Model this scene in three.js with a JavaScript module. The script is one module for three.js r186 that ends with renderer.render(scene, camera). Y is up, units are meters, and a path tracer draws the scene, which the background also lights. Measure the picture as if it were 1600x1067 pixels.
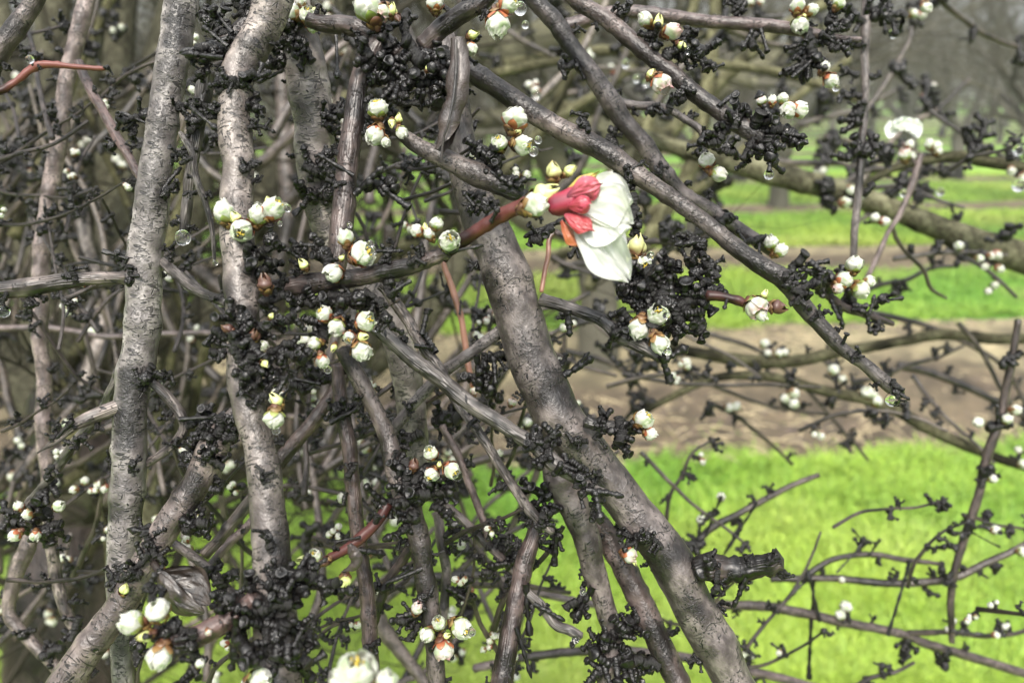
import * as THREE from 'three';
import { mergeGeometries } from 'three/addons/utils/BufferGeometryUtils.js';

/* ------------------------------------------------------------------ camera, sky, sun, exposure */
const scene = new THREE.Scene();
const F = 1250, PITCH = 17.45 * Math.PI / 180, EYE = 1.7;      // focal length in px of the 1600 x 1067 photo
const camera = new THREE.PerspectiveCamera(2 * Math.atan(533.5 / F) * 180 / Math.PI, 1.5, 0.02, 600);
camera.position.set(0, EYE, 0);
camera.rotation.set(-PITCH, 0, 0);
camera.focus = 0.325;
camera.userData.fStop = 9;
const renderer = new THREE.WebGLRenderer({ antialias: true });
renderer.toneMapping = THREE.LinearToneMapping;
renderer.toneMappingExposure = 3.15;
renderer.shadowMap.enabled = true;

function overcast() {                                           // a wet grey sky: brightest overhead and round the veiled sun
  const w = 128, h = 64, data = new Float32Array(w * h * 4), S = new THREE.Vector3(-0.06, 0.76, 0.64).normalize(), v = new THREE.Vector3();
  for (let j = 0; j < h; j++) for (let i = 0; i < w; i++) {
    const th = (j + 0.5) / h * Math.PI - Math.PI / 2, ph = ((i + 0.5) / w - 0.5) * 2 * Math.PI;
    v.set(Math.cos(th) * Math.cos(ph), Math.sin(th), Math.cos(th) * Math.sin(ph));
    const up = Math.max(0, v.y), c = Math.max(0, v.dot(S));
    const L = 0.05 + 0.5 * up + 1.6 * c ** 5;
    data.set([L * 0.97, L * 1.0, L * 1.03, 1], (j * w + i) * 4);
  }
  const t = new THREE.DataTexture(data, w, h, THREE.RGBAFormat, THREE.FloatType);
  t.mapping = THREE.EquirectangularReflectionMapping; t.magFilter = t.minFilter = THREE.LinearFilter; t.needsUpdate = true;
  return t;
}
scene.background = overcast();
scene.environment = scene.background;
scene.fog = new THREE.FogExp2(0xc6cac6, 0.0035);                  // thin rain haze between the rows
const sun = new THREE.DirectionalLight(0xfff4e6, 1.5);
sun.position.set(-0.6, 7.6, 6.4);
sun.castShadow = true; sun.shadow.radius = 30; sun.shadow.mapSize.set(2048, 2048);
Object.assign(sun.shadow.camera, { left: -12, right: 12, top: 12, bottom: -12, near: 0.5, far: 40 });
scene.add(sun, sun.target);

/* ------------------------------------------------------------------ numbers, noise */
function rng(seed) { let a = seed * 2654435761 >>> 0; return () => { a = a + 0x6D2B79F5 | 0; let t = Math.imul(a ^ a >>> 15, 1 | a); t = t + Math.imul(t ^ t >>> 7, 61 | t) ^ t; return ((t ^ t >>> 14) >>> 0) / 4294967296; }; }
const hash3 = (x, y, z) => { let n = Math.imul(x, 374761393) + Math.imul(y, 668265263) + Math.imul(z, 1440662683) | 0; n = Math.imul(n ^ n >>> 13, 1274126177); n = Math.imul(n ^ n >>> 15, 2246822519); return ((n ^ n >>> 16) >>> 0) / 4294967296; };
const sm = t => t * t * (3 - 2 * t), mix = (a, b, t) => a + (b - a) * t, clamp = (x, a = 0, b = 1) => Math.min(b, Math.max(a, x));
function noise(x, y, z) {                                       // value noise, -1 .. 1
  const i = Math.floor(x), j = Math.floor(y), k = Math.floor(z), u = sm(x - i), v = sm(y - j), w = sm(z - k);
  const g = (a, b, c) => hash3(i + a, j + b, k + c);
  return 2 * mix(mix(mix(g(0, 0, 0), g(1, 0, 0), u), mix(g(0, 1, 0), g(1, 1, 0), u), v), mix(mix(g(0, 0, 1), g(1, 0, 1), u), mix(g(0, 1, 1), g(1, 1, 1), u), v), w) - 1;
}
const fbm = (x, y, z, o = 3) => { let s = 0, a = 0.5; for (let i = 0; i < o; i++) { s += a * noise(x, y, z); x = x * 2.03 + 7; y = y * 2.03 + 3; z = z * 2.03 + 5; a *= 0.5; } return s; };
function tnoise(x, y, p, s) {                                   // tileable 2D value noise, p cells a side, 0 .. 1
  x *= p; y *= p; const i = Math.floor(x), j = Math.floor(y), u = sm(x - i), v = sm(y - j);
  const g = (a, b) => hash3(((i + a) % p + p) % p, ((j + b) % p + p) % p, s);
  return mix(mix(g(0, 0), g(1, 0), u), mix(g(0, 1), g(1, 1), u), v);
}
const range = n => Array.from({ length: n }, (_, i) => i);
const V = (x, y, z) => new THREE.Vector3(x, y, z);

/* ------------------------------------------------------------------ the lens: a pixel and a depth give a point of the place */
const AX = V(1, 0, 0), AY = V(0, Math.cos(PITCH), -Math.sin(PITCH)), AN = V(0, Math.sin(PITCH), Math.cos(PITCH));   // right, up, towards the viewer
const at = (x, y, d) => camera.position.clone().addScaledVector(AN, -d).addScaledVector(AX, (x - 800) / F * d).addScaledVector(AY, -(y - 533.5) / F * d);
const heading = (deg, tilt = 0) => { const a = deg * Math.PI / 180, t = tilt * Math.PI / 180; return V(0, 0, 0).addScaledVector(AX, Math.cos(a) * Math.cos(t)).addScaledVector(AY, Math.sin(a) * Math.cos(t)).addScaledVector(AN, Math.sin(t)); };

/* ------------------------------------------------------------------ naming */
const taken = {};
function numbered(n) { const k = taken[n] = (taken[n] ?? -1) + 1; return k ? n + '_' + String(k).padStart(3, '0') : n; }
function tag(o, label, category, group) { o.userData.label = label; o.userData.category = category; if (group) o.userData.group = group; return o; }
function thing(name, label, category, p, group) { const o = new THREE.Group(); o.name = numbered(name); if (p) o.position.copy(p); scene.add(o); return tag(o, label, category, group); }
function mesh(name, geo, mat, parent) { const m = new THREE.Mesh(geo, mat); m.name = name; m.castShadow = m.receiveShadow = true; if (parent) parent.add(m); return m; }
function part(name, geo, mat, parent) { const n = parent.children.filter(c => c.name === name || c.name.startsWith(name + '_0')).length; return mesh(n ? name + '_' + String(n).padStart(3, '0') : name, geo, mat, parent); }
function structure(name, geo, mat) { const m = mesh(numbered(name), geo, mat, scene); m.userData.kind = 'structure'; return m; }

/* ------------------------------------------------------------------ textures */
function tex(size, fn, srgb) {
  const d = new Uint8Array(size * size * 4);
  for (let j = 0; j < size; j++) for (let i = 0; i < size; i++) { const c = fn(i / size, j / size, i, j), k = (j * size + i) * 4; if (c.length) { d[k] = c[0] * 255; d[k + 1] = c[1] * 255; d[k + 2] = c[2] * 255; } else d[k] = d[k + 1] = d[k + 2] = c; d[k + 3] = 255; }
  const t = new THREE.DataTexture(d, size, size, THREE.RGBAFormat); t.wrapS = t.wrapT = THREE.RepeatWrapping; t.magFilter = THREE.LinearFilter; t.minFilter = THREE.LinearMipmapLinearFilter; t.generateMipmaps = true;
  if (srgb) t.colorSpace = THREE.SRGBColorSpace; t.needsUpdate = true; return t;
}
const enc = c => c <= 0.0031308 ? 12.92 * c : 1.055 * c ** (1 / 2.4) - 0.055;
const TILE = 0.042;                                             // metres of bark per texture tile
function barkTextures(seed, count, len, base, dark, pale, ridge) {
  const N = 512, r = rng(seed), fleck = new Float32Array(N * N), halo = new Float32Array(N * N);
  for (let n = 0; n < count; n++) {                             // lenticels and scars: short dark dashes, most of them across the branch
    let cx = r() * N, cy = r() * N; const long = r() < 0.05, small = r() < 0.45; for (let k = 0; k < 4 && tnoise(cx / N, cy / N, 5, seed + 9) < 0.45; k++) { cx = r() * N; cy = r() * N; }
    const big = long ? 1 : small ? 0.55 : r() < 0.12 ? 1.7 : 1, a = (r() < 0.75 ? 0 : Math.PI / 2) + (r() - 0.5) * (long ? 0.25 : 1.0), L = long ? 30 + 40 * r() : (5 + r() * 12) * big * len, W = long ? 1.6 + r() : (2.0 + r() * 2.8) * big, s = 0.55 + r() * 0.45;
    const R = Math.ceil(L + 6), ca = Math.cos(a), sa = Math.sin(a), bend = (r() - 0.5) * 0.014;
    for (let y = -R; y <= R; y++) for (let x = -R; x <= R; x++) {
      const u = x * ca + y * sa, v = -x * sa + y * ca + bend * u * u, q = (u / L) ** 2 + (v / W) ** 2, k = ((cy + y | 0) % N + N) % N * N + ((cx + x | 0) % N + N) % N;
      if (q < 1.4) fleck[k] = Math.max(fleck[k], s * clamp((1.4 - q) / 0.7));
      const q2 = (u / (L + 3)) ** 2 + (v / (W + 3)) ** 2; if (q2 < 1) halo[k] = Math.max(halo[k], (1 - q2) * s);
    }
  }
  const H = (u, v) => { const s = tnoise(u, v, 40, seed) * 0.3 + tnoise(u, v, 90, seed + 1) * 0.25 + tnoise(u, v, 9, seed + 2) * 0.45; const g = ridge ? Math.abs(2 * tnoise(u + 0.03 * tnoise(u, v, 5, 3), v * 0.25 + 0.5, 24, seed + 3) - 1) : 0; return ridge ? mix(s, g, ridge) : s; };
  const colour = tex(N, (u, v, i, j) => {
    const h = H(u, v), b = tnoise(u, v, 6, seed + 5) * 0.6 + tnoise(u, v, 17, seed + 6) * 0.4, f = fleck[j * N + i], p = halo[j * N + i] * 0.5;
    const grain = 0.5 + 0.95 * h;
    return [0, 1, 2].map(c => enc(clamp(mix(mix(mix(base[c] * 0.8, pale[c] * 1.05, clamp(b * 2.2 - 0.65)), pale[c], p) * grain, dark[c], f))));
  }, true);
  const bump = tex(N, (u, v, i, j) => clamp(0.35 + 0.4 * H(u, v) + 0.25 * halo[j * N + i] - 0.3 * fleck[j * N + i]) * 255);
  return { map: colour, bumpMap: bump };
}
function bark(seed, count, len, base, dark, pale, ridge, o = {}) {
  return new THREE.MeshPhysicalMaterial({ ...barkTextures(seed, count, len, base, dark, pale, ridge), bumpScale: o.bump ?? 0.0009, vertexColors: true, roughness: o.rough ?? 0.38, specularIntensity: o.spec ?? 0.9 });
}
const M = {};
M.pale = bark(11, 480, 1.0, [0.118, 0.105, 0.100], [0.008, 0.0075, 0.0075], [0.24, 0.218, 0.206], 0);
M.mauve = bark(12, 300, 0.9, [0.070, 0.058, 0.054], [0.007, 0.0065, 0.0065], [0.16, 0.136, 0.127], 0);
M.brown = bark(13, 160, 1.0, [0.034, 0.025, 0.023], [0.005, 0.004, 0.004], [0.085, 0.064, 0.058], 0.45, { bump: 0.0011, coat: 0.4 });
M.ridged = bark(14, 120, 1.3, [0.032, 0.028, 0.026], [0.004, 0.004, 0.004], [0.13, 0.115, 0.106], 0.85, { bump: 0.0011, coat: 0.35 });
M.moss = bark(15, 90, 1.4, [0.072, 0.066, 0.042], [0.010, 0.009, 0.007], [0.13, 0.125, 0.082], 0.4, { bump: 0.0006, spec: 0.2, rough: 0.8 });
M.red = new THREE.MeshPhysicalMaterial({ color: new THREE.Color(0.062, 0.021, 0.018), vertexColors: true, roughness: 0.42, specularIntensity: 0.6 });
M.shoot = new THREE.MeshPhysicalMaterial({ color: new THREE.Color(0.30, 0.15, 0.105), vertexColors: true, roughness: 0.45, clearcoat: 0.3, clearcoatRoughness: 0.3 });
const grit = tex(256, (u, v) => (0.45 * tnoise(u, v, 14, 71) + 0.35 * tnoise(u, v, 33, 72) + 0.2 * tnoise(u, v, 70, 73)) * 255);
M.spur = new THREE.MeshPhysicalMaterial({ color: new THREE.Color(0.010, 0.009, 0.0085), vertexColors: true, roughness: 0.28, specularIntensity: 0.8, bumpMap: grit, bumpScale: 0.00012 });
M.petal = new THREE.MeshPhysicalMaterial({ color: 0xffffff, vertexColors: true, roughness: 0.6, transmission: 0.42, thickness: 0, side: THREE.DoubleSide, clearcoat: 0.2, clearcoatRoughness: 0.2 });
M.scale = new THREE.MeshPhysicalMaterial({ color: 0xffffff, vertexColors: true, roughness: 0.5, clearcoat: 0.15, clearcoatRoughness: 0.2, side: THREE.DoubleSide });
M.water = new THREE.MeshPhysicalMaterial({ color: 0xffffff, roughness: 0, transmission: 1, thickness: 0.004, ior: 1.33, metalness: 0 });
M.dead = new THREE.MeshPhysicalMaterial({ color: new THREE.Color(0.034, 0.026, 0.022), vertexColors: true, roughness: 0.45, clearcoat: 0.4, clearcoatRoughness: 0.3, side: THREE.DoubleSide, bumpMap: grit, bumpScale: 0.0003 });

/* ------------------------------------------------------------------ geometry: limbs */
class Acc {                                                     // collects vertices and triangles into one geometry
  constructor() { this.p = []; this.u = []; this.c = []; this.i = []; }
  v(x, y, z, u = 0, w = 0, c = [1, 1, 1]) { this.p.push(x, y, z); this.u.push(u, w); this.c.push(c[0], c[1], c[2]); return this.p.length / 3 - 1; }
  tri(a, b, c) { this.i.push(a, b, c); }
  quad(a, b, c, d) { this.i.push(a, b, c, a, c, d); }
  build() {
    const g = new THREE.BufferGeometry();
    g.setAttribute('position', new THREE.Float32BufferAttribute(this.p, 3)); g.setAttribute('uv', new THREE.Float32BufferAttribute(this.u, 2)); g.setAttribute('color', new THREE.Float32BufferAttribute(this.c, 3));
    g.setIndex(this.i); g.computeVertexNormals(); return g;
  }
}
// pts: [Vector3, radius] pairs. The tube wanders and swells a little, so no two stretches are alike.
function limb(acc, pts, o = {}) {
  const P = pts.map(q => q[0]), R = pts.map(q => q[1]), seed = o.seed ?? 1, rad = o.radial ?? 14, r0 = Math.max(...R);
  const curve = new THREE.CatmullRomCurve3(P.length > 1 ? P : [P[0], P[0]], false, 'centripetal');
  const ts = []; for (let k = 0; k < P.length - 1; k++) { const n = Math.max(1, Math.round(P[k].distanceTo(P[k + 1]) / (o.step ?? r0 * 0.35))); for (let i = 0; i < n; i++) ts.push((k + i / n) / (P.length - 1)); } ts.push(1);
  const C = ts.map(t => curve.getPoint(t)), rr = ts.map(t => { const f = t * (P.length - 1), k = Math.min(P.length - 2, Math.floor(f)); return mix(R[k], R[k + 1], sm(f - k)); });
  const wob = (o.wobble ?? 0.12);
  C.forEach((c, i) => { const q = c.clone().divideScalar(r0 * 5), e = Math.min(1, i / 3, (C.length - 1 - i) / 3); c.x += wob * e * rr[i] * noise(q.x + seed, q.y, q.z) * 2; c.y += wob * e * rr[i] * noise(q.x, q.y + seed, q.z + 9) * 2; c.z += wob * e * rr[i] * noise(q.x + 5, q.y, q.z + seed) * 2; });
  const rnd = rng(seed + 77), nodes = []; let len = 0; const S = C.map((c, i) => len += i ? c.distanceTo(C[i - 1]) : 0);
  for (let s = 0; s < len; s += r0 * (o.node ?? 4) * (0.5 + rnd())) nodes.push([s, (o.swell ?? 0.09) * (0.4 + rnd()), r0 * (0.25 + 0.5 * rnd()), rnd() * 6.3]);
  let T = C[1].clone().sub(C[0]).normalize(), N = (Math.abs(T.y) < 0.9 ? V(0, 1, 0) : V(1, 0, 0)).cross(T).normalize(), rows = [];
  const rep = Math.max(1, Math.round(2 * Math.PI * r0 / TILE)), rough = o.rough ?? 0.05, off = rnd() * 5;
  for (let i = 0; i < C.length; i++) {
    const t = (i < C.length - 1 ? C[i + 1].clone().sub(C[Math.max(0, i - 1)]) : C[i].clone().sub(C[i - 1])).normalize();
    N.addScaledVector(t, -N.dot(t)).normalize(); const B = t.clone().cross(N), row = [];
    for (let j = 0; j <= rad; j++) {
      const a = j / rad * 2 * Math.PI, d = N.clone().multiplyScalar(Math.cos(a)).addScaledVector(B, Math.sin(a));
      let k = 1; for (const [s, h, w, ph] of nodes) { const e = (S[i] - s) / w; if (Math.abs(e) < 3) k += h * Math.exp(-e * e) * (0.65 + 0.5 * Math.cos(a % (2 * Math.PI) - ph)); }
      const q = C[i].clone().addScaledVector(d, rr[i]), f = 1 / (r0 * 1.1);
      k += rough * fbm(q.x * f + seed, q.y * f, q.z * f, 3) * 2; if (o.ring) k += o.ring * Math.sin(S[i] / (r0 * 0.16) + 1.5 * noise(S[i] / r0, a, seed)) * (0.5 + 0.5 * noise(S[i] / r0 * 2, seed, a));
      const g = 1 / (o.patch ?? 0.014), b = fbm(q.x * g + seed * 3, q.y * g, q.z * g, 2), tone = 1 + 0.7 * b, dark = clamp((fbm(q.x * g * 0.8 + 40, q.y * g * 0.8 + seed, q.z * g * 0.8, 3) - 0.06) * 4.5) * (o.stain ?? 0.78);
      q.copy(C[i]).addScaledVector(d, rr[i] * k);
      const cc = tone * (1 - dark), A = o.tint ?? [1, 1, 1], Z = o.tint2 ?? A, e = clamp((S[i] / len - 0.5) * 2.4 + 0.5 + 1.2 * b); row.push(acc.v(q.x, q.y, q.z, j / rad * rep + off, S[i] / TILE, [0, 1, 2].map(n => cc * mix(A[n], Z[n], e))));
    }
    rows.push(row);
    if (i) for (let j = 0; j < rad; j++) acc.quad(rows[i - 1][j], rows[i - 1][j + 1], rows[i][j + 1], rows[i][j]);
  }
  for (const [row, c, s, r] of [[rows[0], C[0], -1, rr[0]], [rows.at(-1), C.at(-1), 1, rr.at(-1)]]) {
    const dir = s < 0 ? C[0].clone().sub(C[1]).normalize() : C.at(-1).clone().sub(C.at(-2)).normalize(), m = acc.v(c.x + dir.x * r * 0.4, c.y + dir.y * r * 0.4, c.z + dir.z * r * 0.4, 0.5, 0.5, o.cut ?? [0.5, 0.5, 0.5]);
    for (let j = 0; j < rad; j++) s < 0 ? acc.tri(m, row[j + 1], row[j]) : acc.tri(m, row[j], row[j + 1]);
  }
  return acc;
}
// a turned body about +y: profile of [y, r], wrinkled
function turned(profile, o = {}) {
  const acc = new Acc(), rad = o.radial ?? 11, rows = [], seed = o.seed ?? 1;
  profile.forEach(([y, r], i) => {
    const row = []; for (let j = 0; j <= rad; j++) {
      const a = (j % rad) / rad * 2 * Math.PI, k = 1 + (o.rough ?? 0.16) * noise(Math.cos(a) * 1.6 + seed * 5, y * 4 + seed, Math.sin(a) * 1.6) + (o.rough ?? 0.16) * 0.5 * noise(Math.cos(a) * 4, y * 9 + seed, Math.sin(a) * 4);
      const bx = (o.bend ?? 0) * y * y, c = 0.75 + 0.8 * Math.max(-0.4, fbm(Math.cos(a) * 2 + seed, y * 3, Math.sin(a) * 2, 2)) * 2; row.push(acc.v(Math.cos(a) * r * k + bx, y, Math.sin(a) * r * k, j / rad * 2, y * 2, o.colour ? o.colour(y, a) : [c, c, c * 1.02]));
    } rows.push(row); if (i) for (let j = 0; j < rad; j++) acc.quad(rows[i - 1][j], rows[i][j], rows[i][j + 1], rows[i - 1][j + 1]);
  });
  return acc.build();
}
const stubs = [];
for (let s = 0; s < 15; s++) {                                  // the black stubs of old fruiting wood: ringed pegs, some flared like a trumpet, some ending in a knob
  const r = rng(900 + s), kind = s % 3, prof = [[-0.08, 0.2]], n = 17;
  for (let i = 0; i <= n; i++) {
    const t = i / n, ringed = 0.035 * Math.sin(t * (22 + 8 * r())) + 0.02 * (r() - 0.5);
    let w = 0.17 - 0.05 * t + ringed;
    if (kind === 0) w += 0.14 * clamp((t - 0.72) / 0.24) ** 1.4; else if (kind === 1) w += 0.13 * Math.exp(-(((t - 0.84) / 0.12) ** 2)); else w += 0.05 * Math.exp(-(((t - 0.5) / 0.1) ** 2)) + 0.08 * Math.exp(-(((t - 0.9) / 0.09) ** 2));
    prof.push([t, w]);
  }
  const e = prof.at(-1)[1]; if (kind === 0) prof.push([0.995, e * 0.75], [0.93, e * 0.4], [0.91, 0.001]); else prof.push([1.05, e * 0.7], [1.08, e * 0.3], [1.07, 0.001]);
  stubs.push(turned(prof, { seed: s + 3, bend: (r() - 0.5) * 0.3, rough: 0.22 }));
}
const knots = [];
for (let s = 0; s < 8; s++) {                                   // the gnarled cores they grow from
  const g = new THREE.IcosahedronGeometry(0.5, 9), p = g.attributes.position, c = new Float32Array(p.count * 3);
  for (let i = 0; i < p.count; i++) {
    const v = V(p.getX(i), p.getY(i), p.getZ(i)), n = v.clone().normalize(), f = 3.2, a = 1 - Math.abs(noise(n.x * f + s * 9, n.y * f * 1.6, n.z * f)) * 2, b = noise(n.x * 8 + s, n.y * 9, n.z * 8), d = 1 + 0.22 * a + 0.12 * b + 0.25 * noise(n.x * 1.3 + s * 4, n.y * 1.3, n.z * 1.3);
    p.setXYZ(i, n.x * 0.5 * d, n.y * 0.5 * d, n.z * 0.5 * d); const k = 0.65 + 0.9 * Math.max(0, a) * (0.5 + 0.5 * b); c.set([k, k, k], i * 3);
  }
  g.setAttribute('color', new THREE.BufferAttribute(c, 3)); g.computeVertexNormals();
  const sphereNormals = g.toNonIndexed ? g : g; knots.push(smoothNormals(sphereNormals));
}
function smoothNormals(g) {                                     // one normal per place, so facets do not show
  const p = g.attributes.position, n = g.attributes.normal, m = new Map();
  const key = i => Math.round(p.getX(i) * 1e4) + ',' + Math.round(p.getY(i) * 1e4) + ',' + Math.round(p.getZ(i) * 1e4);
  for (let i = 0; i < p.count; i++) { const k = key(i), v = m.get(k) ?? V(0, 0, 0); v.x += n.getX(i); v.y += n.getY(i); v.z += n.getZ(i); m.set(k, v); }
  for (let i = 0; i < p.count; i++) { const v = m.get(key(i)).clone().normalize(); n.setXYZ(i, v.x, v.y, v.z); }
  return g;
}
const stems = range(8).map(s => {                              // the ringed crooked stems of the spurs, unit length along +y
  const r = rng(700 + s), acc = new Acc(), P = [[V(0, -0.06, 0), 0.12]]; let x = 0, z = 0;
  for (let i = 1; i <= 5; i++) { x += (r() - 0.5) * 0.2; z += (r() - 0.5) * 0.2; P.push([V(x, i / 5, z), 0.095 + 0.05 * r() + (i === 5 ? 0.03 : 0)]); }
  return limb(acc, P, { radial: 12, step: 0.018, ring: 0.14, rough: 0.13, swell: 0.35, node: 1.6, seed: s + 40, patch: 0.2, stain: 0.3, wobble: 0 }).build();
});
const UP = V(0, 1, 0);
const aim = (o, dir, spin = 0) => { o.quaternion.setFromUnitVectors(UP, dir.clone().normalize()); o.rotateY(spin); return o; };

// a fruiting spur: a gnarled knot with stubs round it (part > sub-parts)
function spur(owner, p, S, dir, seed, count, mat = M.spur) {
  const r = rng(seed * 13 + 5), g = new THREE.Group(), n = owner.children.filter(c => c.name.startsWith('spur')).length; g.name = n ? 'spur_' + String(n).padStart(3, '0') : 'spur'; owner.add(g); g.position.copy(p).sub(owner.position);
  const rand = () => V(r() - 0.5, r() - 0.5, r() - 0.5).normalize(), el = dir.clone().addScaledVector(rand(), 0.3).normalize(), k = part('stem', stems[seed % 8], mat, g), W0 = Math.max(S * (0.8 + 0.4 * r()), 0.0055);
  aim(k, el, r() * 6); k.scale.set(W0, S * 0.85, W0); k.position.copy(el).multiplyScalar(-S * 0.42);
  if (S > 0.006 && r() < 0.75) { const m = part('knot', knots[seed % 8], mat, g), q = S * (0.26 + 0.2 * r()); m.position.copy(el).multiplyScalar(S * (r() - 0.5) * 0.8); m.scale.set(q, q * 1.1, q); aim(m, rand()); }
  for (let i = 0; i < count; i++) {
    const d = rand(); d.addScaledVector(el, -d.dot(el) * 0.75).addScaledVector(dir, 0.35).normalize(); const m = part('stub', stubs[Math.floor(r() * stubs.length)], mat, g), L = Math.max(S * (0.3 + 0.36 * r()), 0.002), W = Math.max(S * (0.42 + 0.24 * r()), 0.0028);
    m.position.copy(el).multiplyScalar(S * ((i + 0.5) / count - 0.48) * 0.85).addScaledVector(d, S * 0.04); aim(m, d, r() * 6); m.scale.set(W, L, W);
  }
  return g;
}
// one long peg, from a pixel to a pixel, as seen in the photo
function peg(owner, a, b, w, seed, mat = M.spur) {
  const r = rng(seed), m = part('stub', stubs[Math.floor(seed % stubs.length)], mat, owner), d = b.clone().sub(a), L = d.length();
  m.position.copy(a).sub(owner.position); aim(m, d, r() * 6); m.scale.set(w * 2.2, L, w * 2.2); return m;
}

/* ------------------------------------------------------------------ geometry: buds and petals */
function shell(f, nu, nv, col) {                                // a sheet from a function of (u, v)
  const acc = new Acc(), rows = [];
  for (let j = 0; j <= nv; j++) { const row = []; for (let i = 0; i <= nu; i++) { const u = i / nu, v = j / nv, q = f(u, v); row.push(acc.v(q[0], q[1], q[2], u, v, col(u, v))); } rows.push(row); if (j) for (let i = 0; i < nu; i++) acc.quad(rows[j - 1][i], rows[j - 1][i + 1], rows[j][i + 1], rows[j][i]); }
  return acc.build();
}
const lerp3 = (a, b, t) => [mix(a[0], b[0], t), mix(a[1], b[1], t), mix(a[2], b[2], t)];
const WHITE = [0.66, 0.65, 0.60], CREAM = [0.52, 0.54, 0.36], PINK = [0.60, 0.28, 0.32], LIME = [0.45, 0.50, 0.10], RUST = [0.17, 0.05, 0.022], GREEN = [0.22, 0.28, 0.07];
function budPetal(seed, open, tint, tip) {                      // one spoon of a petal, wrapped about a unit bud (y 0..1)
  const r = rng(seed), span = 1.15 + 0.3 * r(), lift = 0.02 + 0.05 * r(), nz = r() * 50, top = open ? 0.86 + 0.08 * r() : 0.97, skew = (r() - 0.5) * 0.12;
  return shell((u, v) => {
    const s = v * top, edge = Math.abs(2 * u - 1), a = (2 * u - 1) * span * (1 - 0.35 * v ** 4), ruf = 0.075 * noise(u * 4 + nz, v * 4, 3) * (0.3 + v) + 0.03 * noise(u * 11 + nz, v * 10, 6) + 0.045 * edge ** 3 * Math.sin(v * 19 + nz);
    const rho = 0.36 * Math.sin(Math.PI * Math.min(0.985, 0.1 + s * 0.88)) ** 0.75 * (1 + 0.05 * noise(u * 3 + nz, v * 3, 8)) + lift + ruf * 0.6 + (open ? 0.04 * v ** 6 : 0);
    return [Math.sin(a) * rho + skew * v * v, 0.06 + s * 0.92 + ruf * 0.7 * v - 0.06 * edge ** 2 * v ** 3, Math.cos(a) * rho];
  }, 14, 14, (u, v) => lerp3(lerp3(CREAM, tint, clamp(v * 3.2)), tip, clamp((v - 0.55) * 2.2) * clamp(0.6 + noise(u * 4 + nz, v * 4, 1))).map((c, i) => c * (1 - [0.3, 0.16, 0.42][i] * clamp(1.6 * noise(u * 5 + nz, v * 3.5, 4)))));
}
const petalSets = { w: [], o: [], p: [] };
for (let s = 0; s < 4; s++) { petalSets.w.push(range(5).map(k => budPetal(100 + s * 10 + k, false, WHITE, [0.70, 0.69, 0.63]))); petalSets.o.push(range(5).map(k => budPetal(200 + s * 10 + k, true, WHITE, [0.68, 0.70, 0.58]))); petalSets.p.push(range(5).map(k => budPetal(300 + s * 10 + k, s % 2 === 1, WHITE, PINK))); }
function cup(seed, c0, c1) {                                    // calyx with five pointed lobes hugging the bud
  const r = rng(seed), nz = r() * 40, gs = range(5).map(k => {
    const g = shell((u, v) => { const w = 0.62 * (1 - v ** 2.2) + 0.02, a = (2 * u - 1) * w + k * 1.2566, rho = 0.12 + 0.31 * Math.sin(Math.min(1.5, v * 1.7)) + 0.03 * v + 0.02 * noise(u * 3 + k, v * 3, nz); return [Math.sin(a) * rho, -0.04 + v * (0.4 + 0.1 * hash3(k, seed, 1)), Math.cos(a) * rho]; }, 5, 7, (u, v) => lerp3(c0, c1, clamp(v * 1.3 + 0.3 * noise(u * 4 + k, v * 3, nz))));
    return g;
  });
  return mergeGeometries(gs);
}
const cups = [cup(5, RUST, [0.22, 0.14, 0.05]), cup(6, RUST, GREEN), cup(7, [0.20, 0.04, 0.03], [0.30, 0.10, 0.04])];
function scales(seed) {                                         // brown bud scales packed round the foot
  const r = rng(seed), gs = range(8).map(k => {
    const a0 = k * 2.4 + r(), y0 = -0.34 + 0.035 * k, h = 0.26 + 0.1 * r(), out = 0.13 + 0.018 * k + 0.04 * r();
    return shell((u, v) => { const w = 0.9 * (1 - v * v) + 0.03, a = a0 + (2 * u - 1) * w, rho = out * (0.7 + 0.55 * Math.sin(v * 2.2)) + 0.03 * v; return [Math.sin(a) * rho, y0 + v * h, Math.cos(a) * rho]; }, 4, 5, (u, v) => lerp3([0.045, 0.016, 0.012], lerp3([0.16, 0.06, 0.025], [0.34, 0.24, 0.06], hash3(k, seed, 2)), v * (0.4 + 0.6 * hash3(k, 4, seed))));
  });
  return mergeGeometries(gs);
}
const scaleSets = [scales(1), scales(2), scales(3)];
const stamen = (() => { const r = rng(44), gs = range(14).map(k => { const a = r() * 6.3, q = r() * 0.15, g = turned([[0.45, 0.012], [0.75 + r() * 0.08, 0.012], [0.78 + r() * 0.08, 0.03], [0.86, 0.02], [0.87, 0.001]], { radial: 5, colour: y => y > 0.77 ? [0.55, 0.42, 0.06] : [0.40, 0.46, 0.16] }); g.translate(Math.cos(a) * q, 0, Math.sin(a) * q); return g; }); return mergeGeometries(gs); })();
function leafScale(seed, c0, c1, tip) { const r = rng(seed), nz = r() * 30; return shell((u, v) => { const w = 1.15 * Math.sin(Math.PI * Math.min(1, 0.22 + v * 0.78)) ** 0.8 + 0.02, a = (2 * u - 1) * w, rho = 0.04 + 0.2 * Math.sin(Math.PI * (0.12 + 0.86 * v)) + 0.03 * (1 - Math.abs(2 * u - 1)) * v + 0.02 * noise(u * 4, v * 6, nz); return [Math.sin(a) * rho, -0.02 + v * (0.86 + 0.16 * r() * 0 + 0.12 * hash3(seed, 3, 1)), Math.cos(a) * rho]; }, 7, 10, (u, v) => lerp3(lerp3(c0, c1, clamp(v * 1.7 + 0.25 * noise(u * 5, v * 4, nz))), tip, clamp((v - 0.72) * 3) * 0.7)); }
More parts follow.
